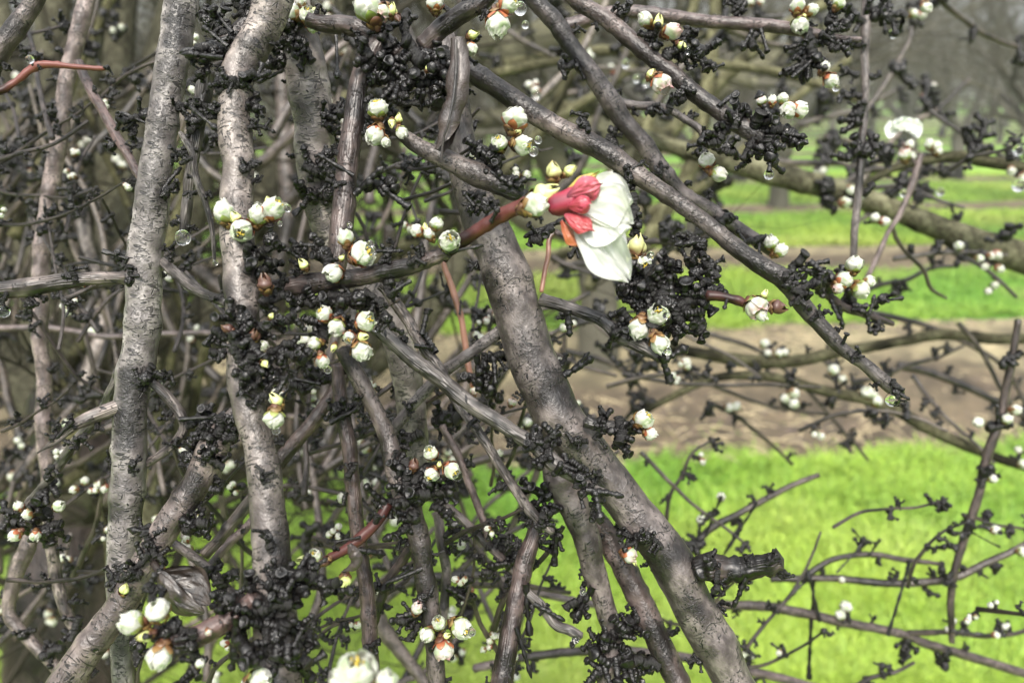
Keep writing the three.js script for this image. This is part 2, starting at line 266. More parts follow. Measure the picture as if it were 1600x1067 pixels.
const leafSets = [range(5).map(k => leafScale(400 + k, [0.20, 0.06, 0.04], [0.44, 0.46, 0.20], [0.40, 0.24, 0.10])), range(5).map(k => leafScale(410 + k, [0.36, 0.40, 0.12], [0.55, 0.58, 0.24], [0.44, 0.42, 0.14])), range(5).map(k => leafScale(420 + k, [0.03, 0.012, 0.010], [0.075, 0.032, 0.022], [0.15, 0.09, 0.045]))];
// far buds, a few pixels each: one body
const farBuds = range(4).map(s => mergeGeometries([...petalSets.w[s].slice(0, 5).map((g, k) => g.clone().rotateY(k * 1.2566)), cups[s % 3].clone()]));
// kinds: w closed white, o opening, p pink-tinged, y small yellow-green, l leaf bud, g pale green leaf bud, r rusty leaf bud, f far
function bud(owner, p, L, dir, kind, seed) {
  const r = rng(seed * 7 + 3), base = kind === 'y' || kind === 'l' || kind === 'g' || kind === 'r' ? 'leaf_bud' : 'flower_bud', n = owner.children.filter(c => c.name.startsWith(base)).length, name = n ? base + '_' + String(n).padStart(3, '0') : base;
  if (kind === 'f') { const m = mesh(name, farBuds[Math.floor(r() * 4)], M.petal, owner); m.position.copy(p).sub(owner.position).addScaledVector(dir, -L * 0.5); aim(m, dir, r() * 6); m.scale.setScalar(L); return m; }
  const g = new THREE.Group(); g.name = name; owner.add(g); g.position.copy(p).sub(owner.position).addScaledVector(dir, -L * 0.5); aim(g, dir, r() * 6); const fat = base === 'flower_bud' ? 0.98 + 0.26 * r() : 0.95 + 0.2 * r(); g.scale.set(L * fat, L, L * fat);
  if (base === 'leaf_bud') { const set = leafSets[kind === 'g' || kind === 'y' ? 1 : kind === 'r' ? 2 : 0]; set.forEach((s, k) => { const m = part('bud_scale', s, M.scale, g); m.rotation.y = k * 2.4; m.scale.set(1 + 0.12 * k, 1 - 0.09 * k, 1 + 0.12 * k); }); }
  else {
    const v = Math.floor(r() * 4), set = petalSets[kind][v];
    set.forEach((s, k) => { const m = part('petal', s, M.petal, g); m.rotation.y = k * 1.2566 + (r() - 0.5) * 0.3; m.rotation.x = (r() - 0.5) * 0.1; const q = 0.92 + 0.05 * k * (k % 2 ? 1 : 0.4); m.scale.set(q, 0.94 + 0.1 * r(), q); });
    part('calyx', cups[Math.floor(r() * 3)], M.scale, g);
    if (kind === 'o') { for (let k = 0; k < 3; k++) { const m = part('petal', petalSets.w[(v + 1) % 4][k], M.petal, g); m.rotation.y = k * 2.1 + 0.5; m.scale.set(0.72, 0.84, 0.72); } part('stamens', stamen, M.scale, g); }
  }
  part('scales', scaleSets[Math.floor(r() * 3)], M.scale, g);
  return g;
}

/* ------------------------------------------------------------------ a branch of the near tree, traced from the photo into its own depth */
let serial = 0;
const pegsAt = [];
function branch(name, label, mat, d0, d1, pts, o = {}) {
  const id = ++serial, K = pts.length / 3, px = range(K).map(k => pts.slice(k * 3, k * 3 + 3)); let len = 0; const S = px.map((q, k) => len += k ? Math.hypot(q[0] - px[k - 1][0], q[1] - px[k - 1][1]) : 0);
  const rnd = rng(id * 31), dep = k => mix(d0, d1, S[k] / len), line = px.map((q, k) => [at(q[0], q[1], dep(k)), q[2] * dep(k) / F / 2]);
  const root = line[0][0], g = thing(name, label, o.category ?? (name === 'branch' ? 'branch' : name === 'shoot' ? 'shoot' : 'twig'), root, o.group), near = (d0 + d1) / 2 < 0.48;
  const acc = limb(new Acc(), line.map(([p, r]) => [p.clone().sub(root), r]), { seed: id, radial: o.radial ?? (near ? 20 : 12), step: o.step ?? (near ? 0.0011 : 0.004), rough: o.rough ?? 0.07, ring: o.ring, stain: o.stain, swell: o.swell, node: o.node, wobble: o.wobble, patch: near ? undefined : 0.03, tint: o.tint, tint2: o.tint2, cut: o.cut });
  part(mat === M.red || mat === M.shoot ? 'stem' : 'wood', acc.build(), mat, g);
  const spot = (x, y) => { let best = 1e9, d = d0, w = 10, t = V(1, 0, 0); for (let k = 0; k < K - 1; k++) { const [ax, ay] = px[k], [bx, by] = px[k + 1], ux = bx - ax, uy = by - ay, s = clamp(((x - ax) * ux + (y - ay) * uy) / (ux * ux + uy * uy)), e = Math.hypot(x - ax - s * ux, y - ay - s * uy); if (e < best) { best = e; d = mix(dep(k), dep(k + 1), s); w = mix(px[k][2], px[k + 1][2], s); } } return [d, w, best]; };
  (o.s ?? []).forEach(([x, y, s, a, n], k) => { const [d, w, off] = spot(x, y), z = d - (Math.sqrt(Math.max(0, 0.25 * w * w - off * off)) + (0.05 + 0.2 * rnd()) * w) * d / F; spur(g, at(x, y, z), s * z / F, heading(a, 25 * (rnd() - 0.3)), id * 50 + k, Math.ceil((n ?? 4 + s / 14) * 0.75), o.spurMat); });
  (o.k ?? []).forEach(([x0, y0, x1, y1, w], k) => { const [d] = spot(x0, y0); peg(g, at(x0, y0, d - 0.004), at(x1, y1, d - 0.008 + 0.008 * rnd()), w * d / F / 2 * 1.3, id * 17 + k * 5); });
  (o.b ?? []).forEach(([x, y, s, a, kind, tilt, dz], k) => { const [d, w] = spot(x, y), z = d - 0.5 * w * d / F - 0.003 + (dz ?? 0); bud(g, at(x, y, z), (0.74 + 0.3 * rnd()) * s * z / F, heading(a, tilt ?? 20), kind, id * 40 + k); });
  for (let k = 0; k < (o.auto ?? (near && name !== 'shoot' ? Math.round(len / 75) : 0)); k++) {                     // more small spurs along it, both sides
    const i = Math.floor(rnd() * (K - 1)), t = rnd(), x = mix(px[i][0], px[i + 1][0], t), y = mix(px[i][1], px[i + 1][1], t), w = mix(px[i][2], px[i + 1][2], t), a = Math.atan2(-(px[i + 1][1] - px[i][1]), px[i + 1][0] - px[i][0]) * 180 / Math.PI + (rnd() < 0.5 ? 90 : -90) + (rnd() - 0.5) * 70, s = (o.size ?? 19) * (0.6 + 0.9 * rnd()), d = mix(dep(i), dep(i + 1), t), c = Math.cos(a * Math.PI / 180), e = Math.sin(a * Math.PI / 180);
    const cx = x + c * (w * 0.5 + s * 0.18), cy = y - e * (w * 0.5 + s * 0.18);
    spur(g, at(cx, cy, d), s * d / F, heading(a, 40 * (rnd() - 0.5)), id * 90 + k, 2 + Math.floor(rnd() * 4));
    if (rnd() < (o.bud ?? 0)) for (let q = 0; q < 1 + rnd() * 2.2; q++) { const bs = (o.bsize ?? 20) * (0.7 + 0.5 * rnd()), ba = a + (rnd() - 0.5) * 160; bud(g, at(cx + c * s * 0.3 + (rnd() - 0.5) * bs * 1.6, cy - e * s * 0.3 + (rnd() - 0.5) * bs * 1.6, d - 0.006), bs * d / F, heading(ba, 30 * rnd()), 'f', id * 70 + k * 4 + q); }
  }
  return g;
}

/* ------------------------------------------------------------------ the orchard floor */
const SLANT = 0.1, rowZ = (n, x) => -(0.97 + 3.5 * n + SLANT * x), rowHalf = [0.95, 1.16, 0.66, 0.42, 0.36, 0.3, 0.3, 0.3];
const bumpy = (x, z) => 0.03 * fbm(x * 0.6, 3, z * 0.6, 2) + 0.02 * fbm(x * 2.5, 1, z * 2.5, 2);
function sheet(f, nu, nv, col) { const acc = new Acc(), rows = []; for (let j = 0; j <= nv; j++) { const row = []; for (let i = 0; i <= nu; i++) { const q = f(i / nu, j / nv); row.push(acc.v(q[0], q[1], q[2], q[0], q[2], col(q[0], q[2], i / nu, j / nv))); } rows.push(row); if (j) for (let i = 0; i < nu; i++) acc.quad(rows[j - 1][i], rows[j - 1][i + 1], rows[j][i + 1], rows[j][i]); } return acc.build(); }
{
  const speckle = tex(512, (u, v) => { const a = tnoise(u, v, 11, 51), b = tnoise(u, v, 60, 52), c = tnoise(u, v, 150, 53); const k = 0.5 + 0.25 * a + 0.3 * b + 0.25 * c; return [enc(clamp(0.95 * k)), enc(clamp(k)), enc(clamp(0.9 * k))]; }, true);
  const gm = new THREE.MeshStandardMaterial({ map: speckle, vertexColors: true, roughness: 1 });
  structure('grass_field', sheet((u, v) => { const z = 4 - 12 * v - 260 * v ** 4, x = (u - 0.5) * (14 + 260 * v ** 3) * 1.6; return [x, bumpy(x, z), z]; }, 200, 260, (x, z) => { const p = fbm(x * 0.5, 0, z * 0.9, 3), q = fbm(x * 2.2, 7, z * 2.2, 2); return lerp3([0.10, 0.25, 0.016], [0.26, 0.40, 0.045], clamp(0.45 + p * 0.9 + q * 0.5)); }), gm);
  const sm2 = new THREE.MeshStandardMaterial({ map: speckle, vertexColors: true, roughness: 0.95, bumpMap: grit, bumpScale: 0.01 });
  for (let n = 0; n < 16; n++) {                                // bare soil and straw under each row of trees, a low mound with a ragged edge
    const W = 6 + n * 4, hw = rowHalf[n] ?? 0.3;
    structure('soil_strip', sheet((u, v) => {
      const x = (u - 0.5) * 2 * W, s = (v - 0.5) * 2, rag = 1 + 0.16 * fbm(x * 1.3, n * 7, Math.sign(s) * 3, 3), z = rowZ(n, x) - s * hw * rag, e = 1 - s * s;
      return [x, bumpy(x, z) * (1 - 0.5 * e) + 0.008 + 0.07 * e + (e > 0.02 ? 0.018 * fbm(x * 7, 2, z * 7, 2) * e : -0.03), z];
    }, 240, 26, (x, z, u, v) => {
      const s = (v - 0.5) * 2, straw = clamp((s + 0.25 + 0.5 * fbm(x * 1.6, 9, z * 2.6, 3)) * 3), g = 0.85 + 0.8 * fbm(x * 12, 4, z * 12, 2);
      return lerp3(lerp3([0.07, 0.048, 0.032], [0.15, 0.11, 0.072], clamp(0.5 + 1.4 * fbm(x * 4, 6, z * 5, 3))), [0.31, 0.25, 0.155], straw * clamp(0.75 + 0.9 * fbm(x * 5, 1, z * 6, 3))).map(c => c * g);
    }), sm2);
  }
  // grass tufts: nobody could count them
  const blade = (() => { const acc = new Acc(), r = rng(5); for (let b = 0; b < 7; b++) { const a = r() * 6.28, h = 0.025 + 0.03 * r(), w = 0.0035 + 0.002 * r(), lean = 0.02 + 0.05 * r(), x = (r() - 0.5) * 0.05, z = (r() - 0.5) * 0.05, ca = Math.cos(a), sa = Math.sin(a), t = 0.8 + 0.4 * r(); const q = (k, s) => acc.v(x + ca * lean * k * k - sa * w * s * (1 - k), h * k, z + sa * lean * k * k + ca * w * s * (1 - k), 0, 0, [t, t, t]); const A = q(0, -1), B = q(0, 1), C = q(0.55, -1), D = q(0.55, 1), E = q(1, 0); acc.quad(A, B, D, C); acc.tri(C, D, E); } return acc.build(); })();
  const r = rng(31), N = 90000, im = new THREE.InstancedMesh(blade, new THREE.MeshStandardMaterial({ color: 0xffffff, vertexColors: true, roughness: 0.6, side: THREE.DoubleSide }), N), m = new THREE.Matrix4(), q = new THREE.Quaternion(), c = new THREE.Color(); let n = 0;
  while (n < N) {
    const D = 1.9 + 15 * r() ** 1.7, x = (r() - 0.42) * (1.5 * D + 1), z = -D; let bare = false;
    for (let k = 0; k < 6; k++) if (Math.abs(z - rowZ(k, x)) < (rowHalf[k] ?? 0.3) * (0.92 + 0.25 * fbm(x * 1.3, 4, z, 2)) && r() > 0.02) bare = true;
    if (bare) continue;
    const p = fbm(x * 0.5, 0, z * 0.9, 3), s = (0.5 + 0.7 * r()) * (1 + 0.5 * p) * (1 + D * 0.05), k = clamp(0.45 + p * 1.1 + 0.7 * fbm(x * 0.22 + 9, 2, z * 0.35, 2) + (r() - 0.5) * 0.5);
    m.compose(V(x, bumpy(x, z) - 0.004, z), q.setFromAxisAngle(UP, r() * 6.28), V(s * 1.3, s, s * 1.3)); im.setMatrixAt(n, m);
    const dry = clamp((fbm(x * 0.9 + 30, 5, z * 1.1, 3) - 0.12) * 3) * (r() < 0.6 ? 1 : 0.3), g = lerp3(lerp3([0.11, 0.27, 0.016], [0.31, 0.43, 0.045], k), [0.42, 0.42, 0.13], dry * 0.45); im.setColorAt(n++, c.setRGB(...g));
  }
  im.name = 'grass'; im.userData.kind = 'stuff'; im.receiveShadow = im.castShadow = true; scene.add(im); im.userData.label = 'bright green wet grass growing in strips between the tree rows';
  // prunings and straw lying on the bare strips
  const bit = (() => { const acc = new Acc(); limb(acc, [[V(-0.05, 0, 0), 0.004], [V(0, 0.006, 0.004), 0.0045], [V(0.05, 0, 0), 0.003]], { radial: 5, step: 0.02, stain: 0 }); return acc.build(); })();
  const N2 = 9000, im2 = new THREE.InstancedMesh(bit, new THREE.MeshStandardMaterial({ color: 0xffffff, vertexColors: true, roughness: 0.9 }), N2);
  for (let i = 0; i < N2; i++) { const row = r() < 0.75 ? 1 : r() < 0.7 ? 2 : 3, x = (r() - 0.4) * (row * 3 + 5), z = rowZ(row, x) + (r() - 0.5) * 1.9 * rowHalf[row], s = 0.4 + 1.1 * r(), t = r(); m.compose(V(x, bumpy(x, z) + 0.05 * (1 - ((z - rowZ(row, x)) / rowHalf[row]) ** 2) + 0.012, z), q.setFromAxisAngle(UP, r() * 6.28), V(s, s, s)); im2.setMatrixAt(i, m); im2.setColorAt(i, c.setRGB(...(t < 0.5 ? [0.34, 0.28, 0.17] : t < 0.8 ? [0.12, 0.09, 0.07] : [0.05, 0.04, 0.035]))); }
  im2.name = 'litter'; im2.userData.kind = 'stuff'; im2.userData.label = 'straw and short prunings lying on the bare strips'; im2.receiveShadow = true; scene.add(im2);
}

/* ------------------------------------------------------------------ the orchard: bare trees in rows */
const treeMat = new THREE.MeshPhysicalMaterial({ color: new THREE.Color(0.085, 0.08, 0.06), vertexColors: true, roughness: 0.9, specularIntensity: 0.2 });
const twigMat = new THREE.MeshPhysicalMaterial({ color: new THREE.Color(0.088, 0.083, 0.066), vertexColors: true, roughness: 0.9, specularIntensity: 0.2 });
function stick(acc, a, b, ra, rb, sides, c) {                   // a plain tapered stick, for twigs too far to see more of
  const d = b.clone().sub(a).normalize(), n = (Math.abs(d.y) < 0.9 ? UP : AX).clone().cross(d).normalize(), m = d.clone().cross(n), A = [], B = [];
  for (let j = 0; j < sides; j++) { const t = j / sides * 6.2832, x = n.x * Math.cos(t) + m.x * Math.sin(t), y = n.y * Math.cos(t) + m.y * Math.sin(t), z = n.z * Math.cos(t) + m.z * Math.sin(t); A.push(acc.v(a.x + x * ra, a.y + y * ra, a.z + z * ra, 0, 0, c)); B.push(acc.v(b.x + x * rb, b.y + y * rb, b.z + z * rb, 0, 0, c)); }
  for (let j = 0; j < sides; j++) acc.quad(A[j], A[(j + 1) % sides], B[(j + 1) % sides], B[j]);
}
function grow(acc, p, dir, L, r, lev, rnd, o) {
  const segs = lev >= o.levels - 1 ? 2 : 3; let a = p.clone(), d = dir.clone(), ra = r;
  const t = 0.65 + 0.7 * rnd(), c = [t, t, t * (0.92 + 0.12 * rnd())];
  for (let i = 0; i < segs; i++) {
    d.add(V(rnd() - 0.5, rnd() - 0.42 - (lev > 1 ? 0.06 : 0), rnd() - 0.5).multiplyScalar(0.55)).normalize();
    const b = a.clone().addScaledVector(d, L / segs), rb = ra * (lev >= o.levels - 1 ? 0.65 : 0.8); stick(acc, a, b, ra, rb, lev < 2 ? 7 : lev < 3 ? 4 : 3, c);
    if (lev < o.levels) { const kids = i === segs - 1 ? 2 : lev === 0 ? 1 : o.side; for (let k = 0; k < kids; k++) { const e = d.clone().multiplyScalar(0.75).add(V(rnd() - 0.5, rnd() - 0.4, rnd() - 0.5).multiplyScalar(1.5)).normalize(); grow(acc, b, e, L * (0.55 + 0.25 * rnd()), rb * (lev < 1 ? 0.62 : 0.55), lev + 1, rnd, o); } }
    a = b; ra = rb;
  }
}
function treeShapes(seed, levels, side) {
  const rnd = rng(seed), t = new Acc(), h = 0.75 + 0.3 * rnd(), lean = (rnd() - 0.5) * 0.2;
  limb(t, [[V(0, -0.1, 0), 0.17], [V(0.01, 0.15, 0), 0.125], [V(lean * 0.5, h * 0.6, 0.02), 0.11], [V(lean, h, 0), 0.14], [V(lean, h + 0.12, 0), 0.1]], { radial: 12, seed, step: 0.06, patch: 0.2, rough: 0.12 });
  const c = new Acc(), n = 4; for (let k = 0; k < n; k++) { const a = k / n * 6.28 + rnd(); grow(c, V(lean, h, 0), V(Math.cos(a) * 0.75, 0.85, Math.sin(a) * 0.75).normalize(), 1.25 + 0.4 * rnd(), 0.075, 0, rnd, { levels, side }); }
  return [t.build(), c.build()];
}
const near3 = range(3).map(k => treeShapes(500 + k, 4, 2)), far4 = range(4).map(k => treeShapes(520 + k, 3, 3));
function plantTree(shapes, x, z, s, turn, label, group) { const g = thing('almond_tree', label, 'tree', V(x, 0, z), group); part('trunk', shapes[0], treeMat, g); part('crown', shapes[1], twigMat, g); g.rotation.y = turn; g.scale.setScalar(s); return g; }
{
  const r = rng(77); let k = 0;
  const rest = [];
  for (let n = 1; n < 11; n++) {
    const D = 1.05 + 3.5 * n, half = 0.7 * D + 1.5;
    for (let x = (n === 1 ? 0.54 : n === 3 ? -0.2 + 4.2 : r() * 4) - 4.2 * Math.ceil(half / 4.2 + 1); x < half; x += 4.2) {
      if (x < -half) continue; if (n === 1 && Math.abs(x - 0.54) < 0.3) continue;      // that one is built below
      const jx = x + (r() - 0.5) * 0.3, z = rowZ(n, jx), s = 0.92 + 0.25 * r();
      if (n <= 3) plantTree(near3[k % 3], jx, z, s, r() * 6.28, ['bare grey almond tree of the nearest row behind the grass, at its outer end', 'bare grey almond tree on the second soil strip, blurred behind the branches', 'bare grey almond tree on the third soil strip, blurred behind the branches'][n - 1], 'bare almond trees of the nearer rows');
      else rest.push([jx, z, s, r() * 6.28]);
      k++;
    }
  }
  const P = [], Q = new THREE.Matrix4();                         // beyond, one grey wood
  const far = new THREE.InstancedMesh(mergeGeometries([far4[0][1], far4[0][0]].map(g => g.clone())), twigMat, 260 + rest.length);
  rest.forEach(([x, z, s, a], i) => { Q.compose(V(x, 0, z), new THREE.Quaternion().setFromAxisAngle(UP, a), V(s, s, s)); far.setMatrixAt(260 + i, Q); });   // the far rows read as one grey mass
  for (let i = 0; i < 260; i++) { const D = 41 + 60 * r(), s = 1.0 + 0.8 * r(); Q.compose(V((r() - 0.5) * 1.6 * D, 0, -D), new THREE.Quaternion().setFromAxisAngle(UP, r() * 6.28), V(s, s, s)); far.setMatrixAt(i, Q); }
  far.name = 'woods'; far.userData.kind = 'stuff'; far.userData.label = 'grey far off mass of bare orchard trees'; scene.add(far);
}
// the nearest tree of the first row: its trunk stands straight behind the thick middle branch, its limbs sweep over the top of the picture
{
  const rnd = rng(404), d = 4.9, px = (x, y, w, dd = d) => [at(x, y, dd), w * dd / F / 2], base = at(935, 600, d); base.y = 0;
  const g = thing('almond_tree', 'mossy trunk and thick limbs of the orchard tree right behind the blossom', 'tree', base), o = { radial: 12, step: 0.05, patch: 0.2, rough: 0.1, seed: 8 };
  const loc = a => a.map(([p, r]) => [p.clone().sub(base), r]);
  part('trunk', limb(new Acc(), loc([[V(base.x, -0.1, base.z), 0.16], px(936, 560, 66), px(934, 470, 60), px(928, 400, 64), px(930, 350, 70)]), o).build(), treeMat, g);
  const limbs = [
    [[928, 380, 62], [880, 280, 56], [820, 170, 60, 4.7], [760, 95, 62, 4.5], [690, 20, 52, 4.3], [640, -60, 40, 4.2]], [[760, 100, 60, 4.5], [850, 62, 58, 4.4], [930, 10, 50, 4.3], [1010, -60, 40, 4.2]],
    [[935, 370, 60], [1000, 225, 44, 4.9], [1110, 150, 36, 5], [1200, 95, 28, 5], [1290, 40, 20, 5]], [[930, 370, 50], [820, 330, 44, 5.1], [700, 200, 40, 5.2], [600, 80, 34, 5.2], [540, -30, 26, 5.2]], [[1000, 225, 40, 4.9], [880, 190, 34, 4.6], [760, 185, 30, 4.5], [690, 190, 26, 4.4]], [[820, 170, 40, 4.7], [930, 120, 30, 4.6], [1060, 110, 24, 4.6], [1180, 130, 18, 4.6]]];
  const m = treeMat.clone(); m.color.setRGB(0.125, 0.12, 0.078);
  limbs.forEach((L, k) => part('limb', limb(new Acc(), loc(L.map(q => px(...q))), { ...o, seed: 20 + k, stain: 0.3 }).build(), m, g));
  const c = new Acc(); for (const L of limbs) for (let k = 0; k < 5; k++) { const i = 1 + Math.floor(rnd() * (L.length - 1)), [p] = px(...L[i]); grow(c, p.clone().sub(base), V(rnd() - 0.5, rnd() * 0.7 - 0.1, rnd() - 0.5).normalize(), 0.7 + 0.5 * rnd(), 0.024, 1, rnd, { levels: 4, side: 2 }); }
  part('crown', c.build(), twigMat, g);
}
// the photographed tree itself: trunk low at the left, limbs fanning up out of it
{
  const d = 1.35, px = (x, y, w, dd = d) => [at(x, y, dd), w * dd / F / 2], base = at(90, 1100, 1.35); base.y = 0;
  const g = thing('almond_tree', 'brown trunk and olive limbs of the photographed tree, blurred behind the left branches', 'tree', base), loc = a => a.map(([p, r]) => [p.clone().sub(base), r]);
  part('trunk', limb(new Acc(), loc([[V(base.x - 0.02, -0.1, base.z), 0.14], [V(base.x, 0.15, base.z), 0.11], px(95, 1000, 165), px(110, 800, 150), px(130, 640, 170), px(150, 560, 130)]), { radial: 20, seed: 3, step: 0.02, patch: 0.08, rough: 0.12 }).build(), M.brown, g);
  [[[120, 640, 90], [60, 480, 70, 1.4], [38, 300, 58, 1.45], [10, 100, 52, 1.5], [-20, -60, 40, 1.55]], [[135, 620, 90], [110, 420, 62, 1.3], [122, 200, 52, 1.25], [150, -60, 44, 1.2]], [[140, 630, 100], [165, 420, 76, 1.4], [215, 260, 66, 1.45], [250, 90, 54, 1.5], [290, -60, 44, 1.5]], [[150, 650, 80], [250, 530, 56, 1.3], [280, 400, 46, 1.3], [340, 180, 40, 1.3], [400, -60, 36, 1.3]], [[150, 700, 80], [320, 540, 58, 1.5], [440, 270, 50, 1.6], [540, -60, 40, 1.7]], [[110, 800, 90], [230, 700, 60, 1.2], [330, 620, 44, 1.15], [420, 560, 34, 1.1]], [[110, 700, 90], [20, 560, 64, 1.7], [-40, 420, 54, 1.8]], [[130, 640, 90], [190, 500, 70, 1.6], [175, 240, 60, 1.7], [190, -60, 50, 1.8]], [[130, 640, 90], [90, 500, 66, 1.8], [75, 250, 56, 1.9], [85, -60, 48, 2]], [[150, 650, 80], [400, 420, 60, 1.9], [600, 220, 48, 2.1], [760, 60, 38, 2.3], [860, -60, 30, 2.4]], [[130, 800, 80], [400, 640, 54, 1.7], [620, 540, 44, 1.8], [760, 330, 36, 2], [840, 200, 30, 2.1]], [[110, 850, 90], [300, 760, 60, 1.5], [480, 700, 46, 1.5], [640, 720, 34, 1.5]]].forEach((L, k) => part('limb', limb(new Acc(), loc(L.map(q => px(...q))), { radial: 16, seed: 60 + k, step: 0.015, patch: 0.06, rough: 0.09, stain: 0.45, tint: [0.75, 0.75, 0.75] }).build(), M.moss, g));
  const rnd = rng(606), c = new Acc();                           // its own dark twigs, filling the left
  for (let k = 0; k < 62; k++) { const e = rnd() < 0.62, x = e ? mix(-40, 330, rnd()) : mix(330, 800, rnd()), y = mix(-40, e ? 640 : 560, rnd()), D = mix(1.5, 2.6, rnd()); grow(c, at(x, y, D).sub(base), V(rnd() - 0.5, rnd() * 0.9 - 0.2, rnd() - 0.5).normalize(), 0.36 + 0.3 * rnd(), 0.010, 1, rnd, { levels: 4, side: 2 }); }
  const dm = twigMat.clone(); dm.color.setRGB(0.032, 0.029, 0.021); for (let k = 0; k < 30; k++) { const x = mix(-40, 430, rnd()), y = mix(620, 960, rnd()); grow(c, at(x, y, mix(0.95, 1.5, rnd())).sub(base), V(rnd() - 0.5, rnd() * 0.8 - 0.3, rnd() - 0.5).normalize(), 0.22 + 0.2 * rnd(), 0.006, 1, rnd, { levels: 4, side: 2 }); }
  part('crown', c.build(), dm, g);
}

/* ------------------------------------------------------------------ the near branches, each a thing of its own: [x, y, width] along it, then spurs, pegs and buds */
branch('branch', 'pale grey flecked branch running straight down the left side from the top edge', M.pale, 0.332, 0.325, [288, -40, 50, 284, 0, 50, 272, 85, 49, 257, 169, 47, 247, 260, 50, 237, 355, 53, 224, 450, 54, 213, 550, 52, 202, 620, 50, 199, 710, 50, 196, 770, 52, 194, 808, 50, 190, 880, 46, 190, 950, 40, 194, 1067, 30, 195, 1110, 30], {
  radial: 28, s: [[228, 180, 36, 150], [202, 185, 36, 190], [198, 432, 30, 200], [229, 590, 40, 40], [258, 588, 30, 10], [283, 168, 36, 10], [207, 205, 26, 240], [268, 300, 34, 20, 3], [185, 895, 40, 200], [205, 730, 24, 60]], k: [[246, 306, 278, 262, 15], [232, 194, 190, 176, 11], [225, 412, 160, 392, 13]], auto: 6, size: 18 });
branch('branch', 'pale pinkish flecked branch going down through the red and white bud cluster', M.pale, 0.315, 0.262, [432, -40, 58, 422, 0, 58, 408, 45, 56, 378, 95, 52, 364, 140, 50, 364, 205, 50, 372, 260, 47, 369, 320, 50, 374, 400, 50, 380, 470, 52, 386, 600, 52, 405, 690, 48, 417, 790, 54, 424, 870, 60, 426, 940, 66, 432, 1000, 70, 434, 1110, 74], {
  radial: 28, tint: [1.25, 1.18, 1.12], tint2: [0.72, 0.68, 0.66], s: [[352, 128, 40, 200], [385, 128, 44, 20], [340, 168, 30, 180], [332, 182, 24, 190], [338, 215, 26, 220], [396, 170, 30, 0], [402, 198, 32, -10], [385, 258, 30, 60], [392, 405, 50, 80, 7], [415, 385, 50, 60, 7], [418, 420, 44, 30, 5], [425, 465, 46, 0, 5], [440, 500, 50, 10, 6], [455, 560, 50, -10, 7], [430, 590, 44, -30, 6], [395, 575, 50, 260, 7], [400, 620, 40, 200, 5], [455, 1030, 70, -20, 8], [400, 930, 54, 160, 7], [450, 900, 54, 30, 7], [345, 545, 40, 200, 6], [375, 545, 50, 100, 6], [395, 580, 46, 300, 5], [428, 950, 60, 200, 6], [412, 985, 60, 120, 6], [440, 1010, 60, 20, 6], [425, 905, 44, 60, 5], [372, 500, 50, 180], [352, 520, 44, 190], [405, 520, 50, 60], [392, 548, 56, 270], [440, 545, 46, 20], [425, 575, 40, -10], [386, 600, 34, 180], [412, 745, 26, 90], [418, 845, 40, 120], [470, 915, 66, 10, 7], [505, 920, 54, 0, 7], [480, 890, 40, 40], [395, 960, 60, 180, 7], [440, 945, 66, 90, 7], [425, 1000, 70, 250, 8], [470, 985, 50, -20, 6], [385, 1020, 50, 200, 6]],
  k: [[345, 90, 286, 82, 16], [352, 70, 318, 40, 15], [455, 985, 488, 1010, 20], [300, 170, 342, 205, 14]],
  b: [[350, 330, 40, 105, 'w'], [378, 360, 42, -80, 'o', 62], [404, 334, 38, 70, 'w', 25], [428, 326, 42, 40, 'o', 20], [418, 312, 20, 85, 'g'], [364, 336, 30, 118, 'g'], [428, 622, 30, 125, 'g'], [428, 655, 36, -92, 'w', 10], [415, 570, 18, -40, 'y'], [424, 492, 16, 60, 'y'], [352, 512, 30, 150, 'r'], [398, 520, 34, 60, 'r', 40], [412, 436, 34, 95, 'r'], [408, 1062, 46, 10, 'w', 20]] });
branch('branch', 'dull grey branch with dark flecks coming down from the bud tuft at the top', M.pale, 0.352, 0.40, [455, -40, 50, 460, 0, 54, 468, 60, 60, 476, 120, 66, 486, 190, 62, 493, 260, 58, 502, 330, 48, 540, 410, 44, 596, 485, 44, 629, 566, 48, 648, 690, 46, 655, 780, 40], {
  radial: 24, tint: [1.25, 1.2, 1.18], stain: 0.4, s: [[430, 95, 44, 200], [420, 70, 46, 180], [450, 40, 50, 90], [475, 75, 44, -60], [455, 65, 40, 160], [518, 178, 44, 20], [512, 200, 36, -40], [500, 265, 50, 160, 7], [490, 300, 48, 200, 7], [520, 300, 46, 10, 6], [510, 245, 30, 150], [700, 650, 60, 20, 8], [685, 660, 44, -60]], k: [[498, 300, 458, 335, 16], [440, 110, 405, 130, 12], [478, 262, 465, 240, 12], [525, 60, 527, 120, 12]],
  b: [[455, 18, 28, 150, 'w'], [480, 22, 28, 60, 'o', 50], [490, 40, 28, -35, 'w'], [470, 2, 24, 100, 'p'], [492, 14, 14, 20, 'y']] });
branch('branch', 'dark brown branch dropping from the black burl to the blossom twig', M.brown, 0.328, 0.31, [592, 70, 34, 570, 105, 32, 558, 140, 30, 550, 200, 34, 541, 270, 34, 533, 350, 37, 522, 430, 30, 505, 480, 26], {
  radial: 22, s: [[575, 95, 50, 140, 7], [600, 110, 60, 30, 8], [592, 290, 50, 20, 7], [616, 150, 50, 10], [520, 240, 34, 180], [525, 285, 34, 190], [640, 160, 44, -20]], k: [[558, 300, 595, 262, 22], [590, 270, 615, 300, 20], [605, 300, 640, 325, 22], [548, 272, 500, 242, 14]],
  b: [[589, 168, 30, 95, 'o', 25], [585, 212, 38, 245, 'w', 20], [602, 222, 20, 280, 'w'], [628, 207, 27, -60, 'w'], [612, 195, 18, 270, 'y'], [623, 182, 18, 80, 'y']] });
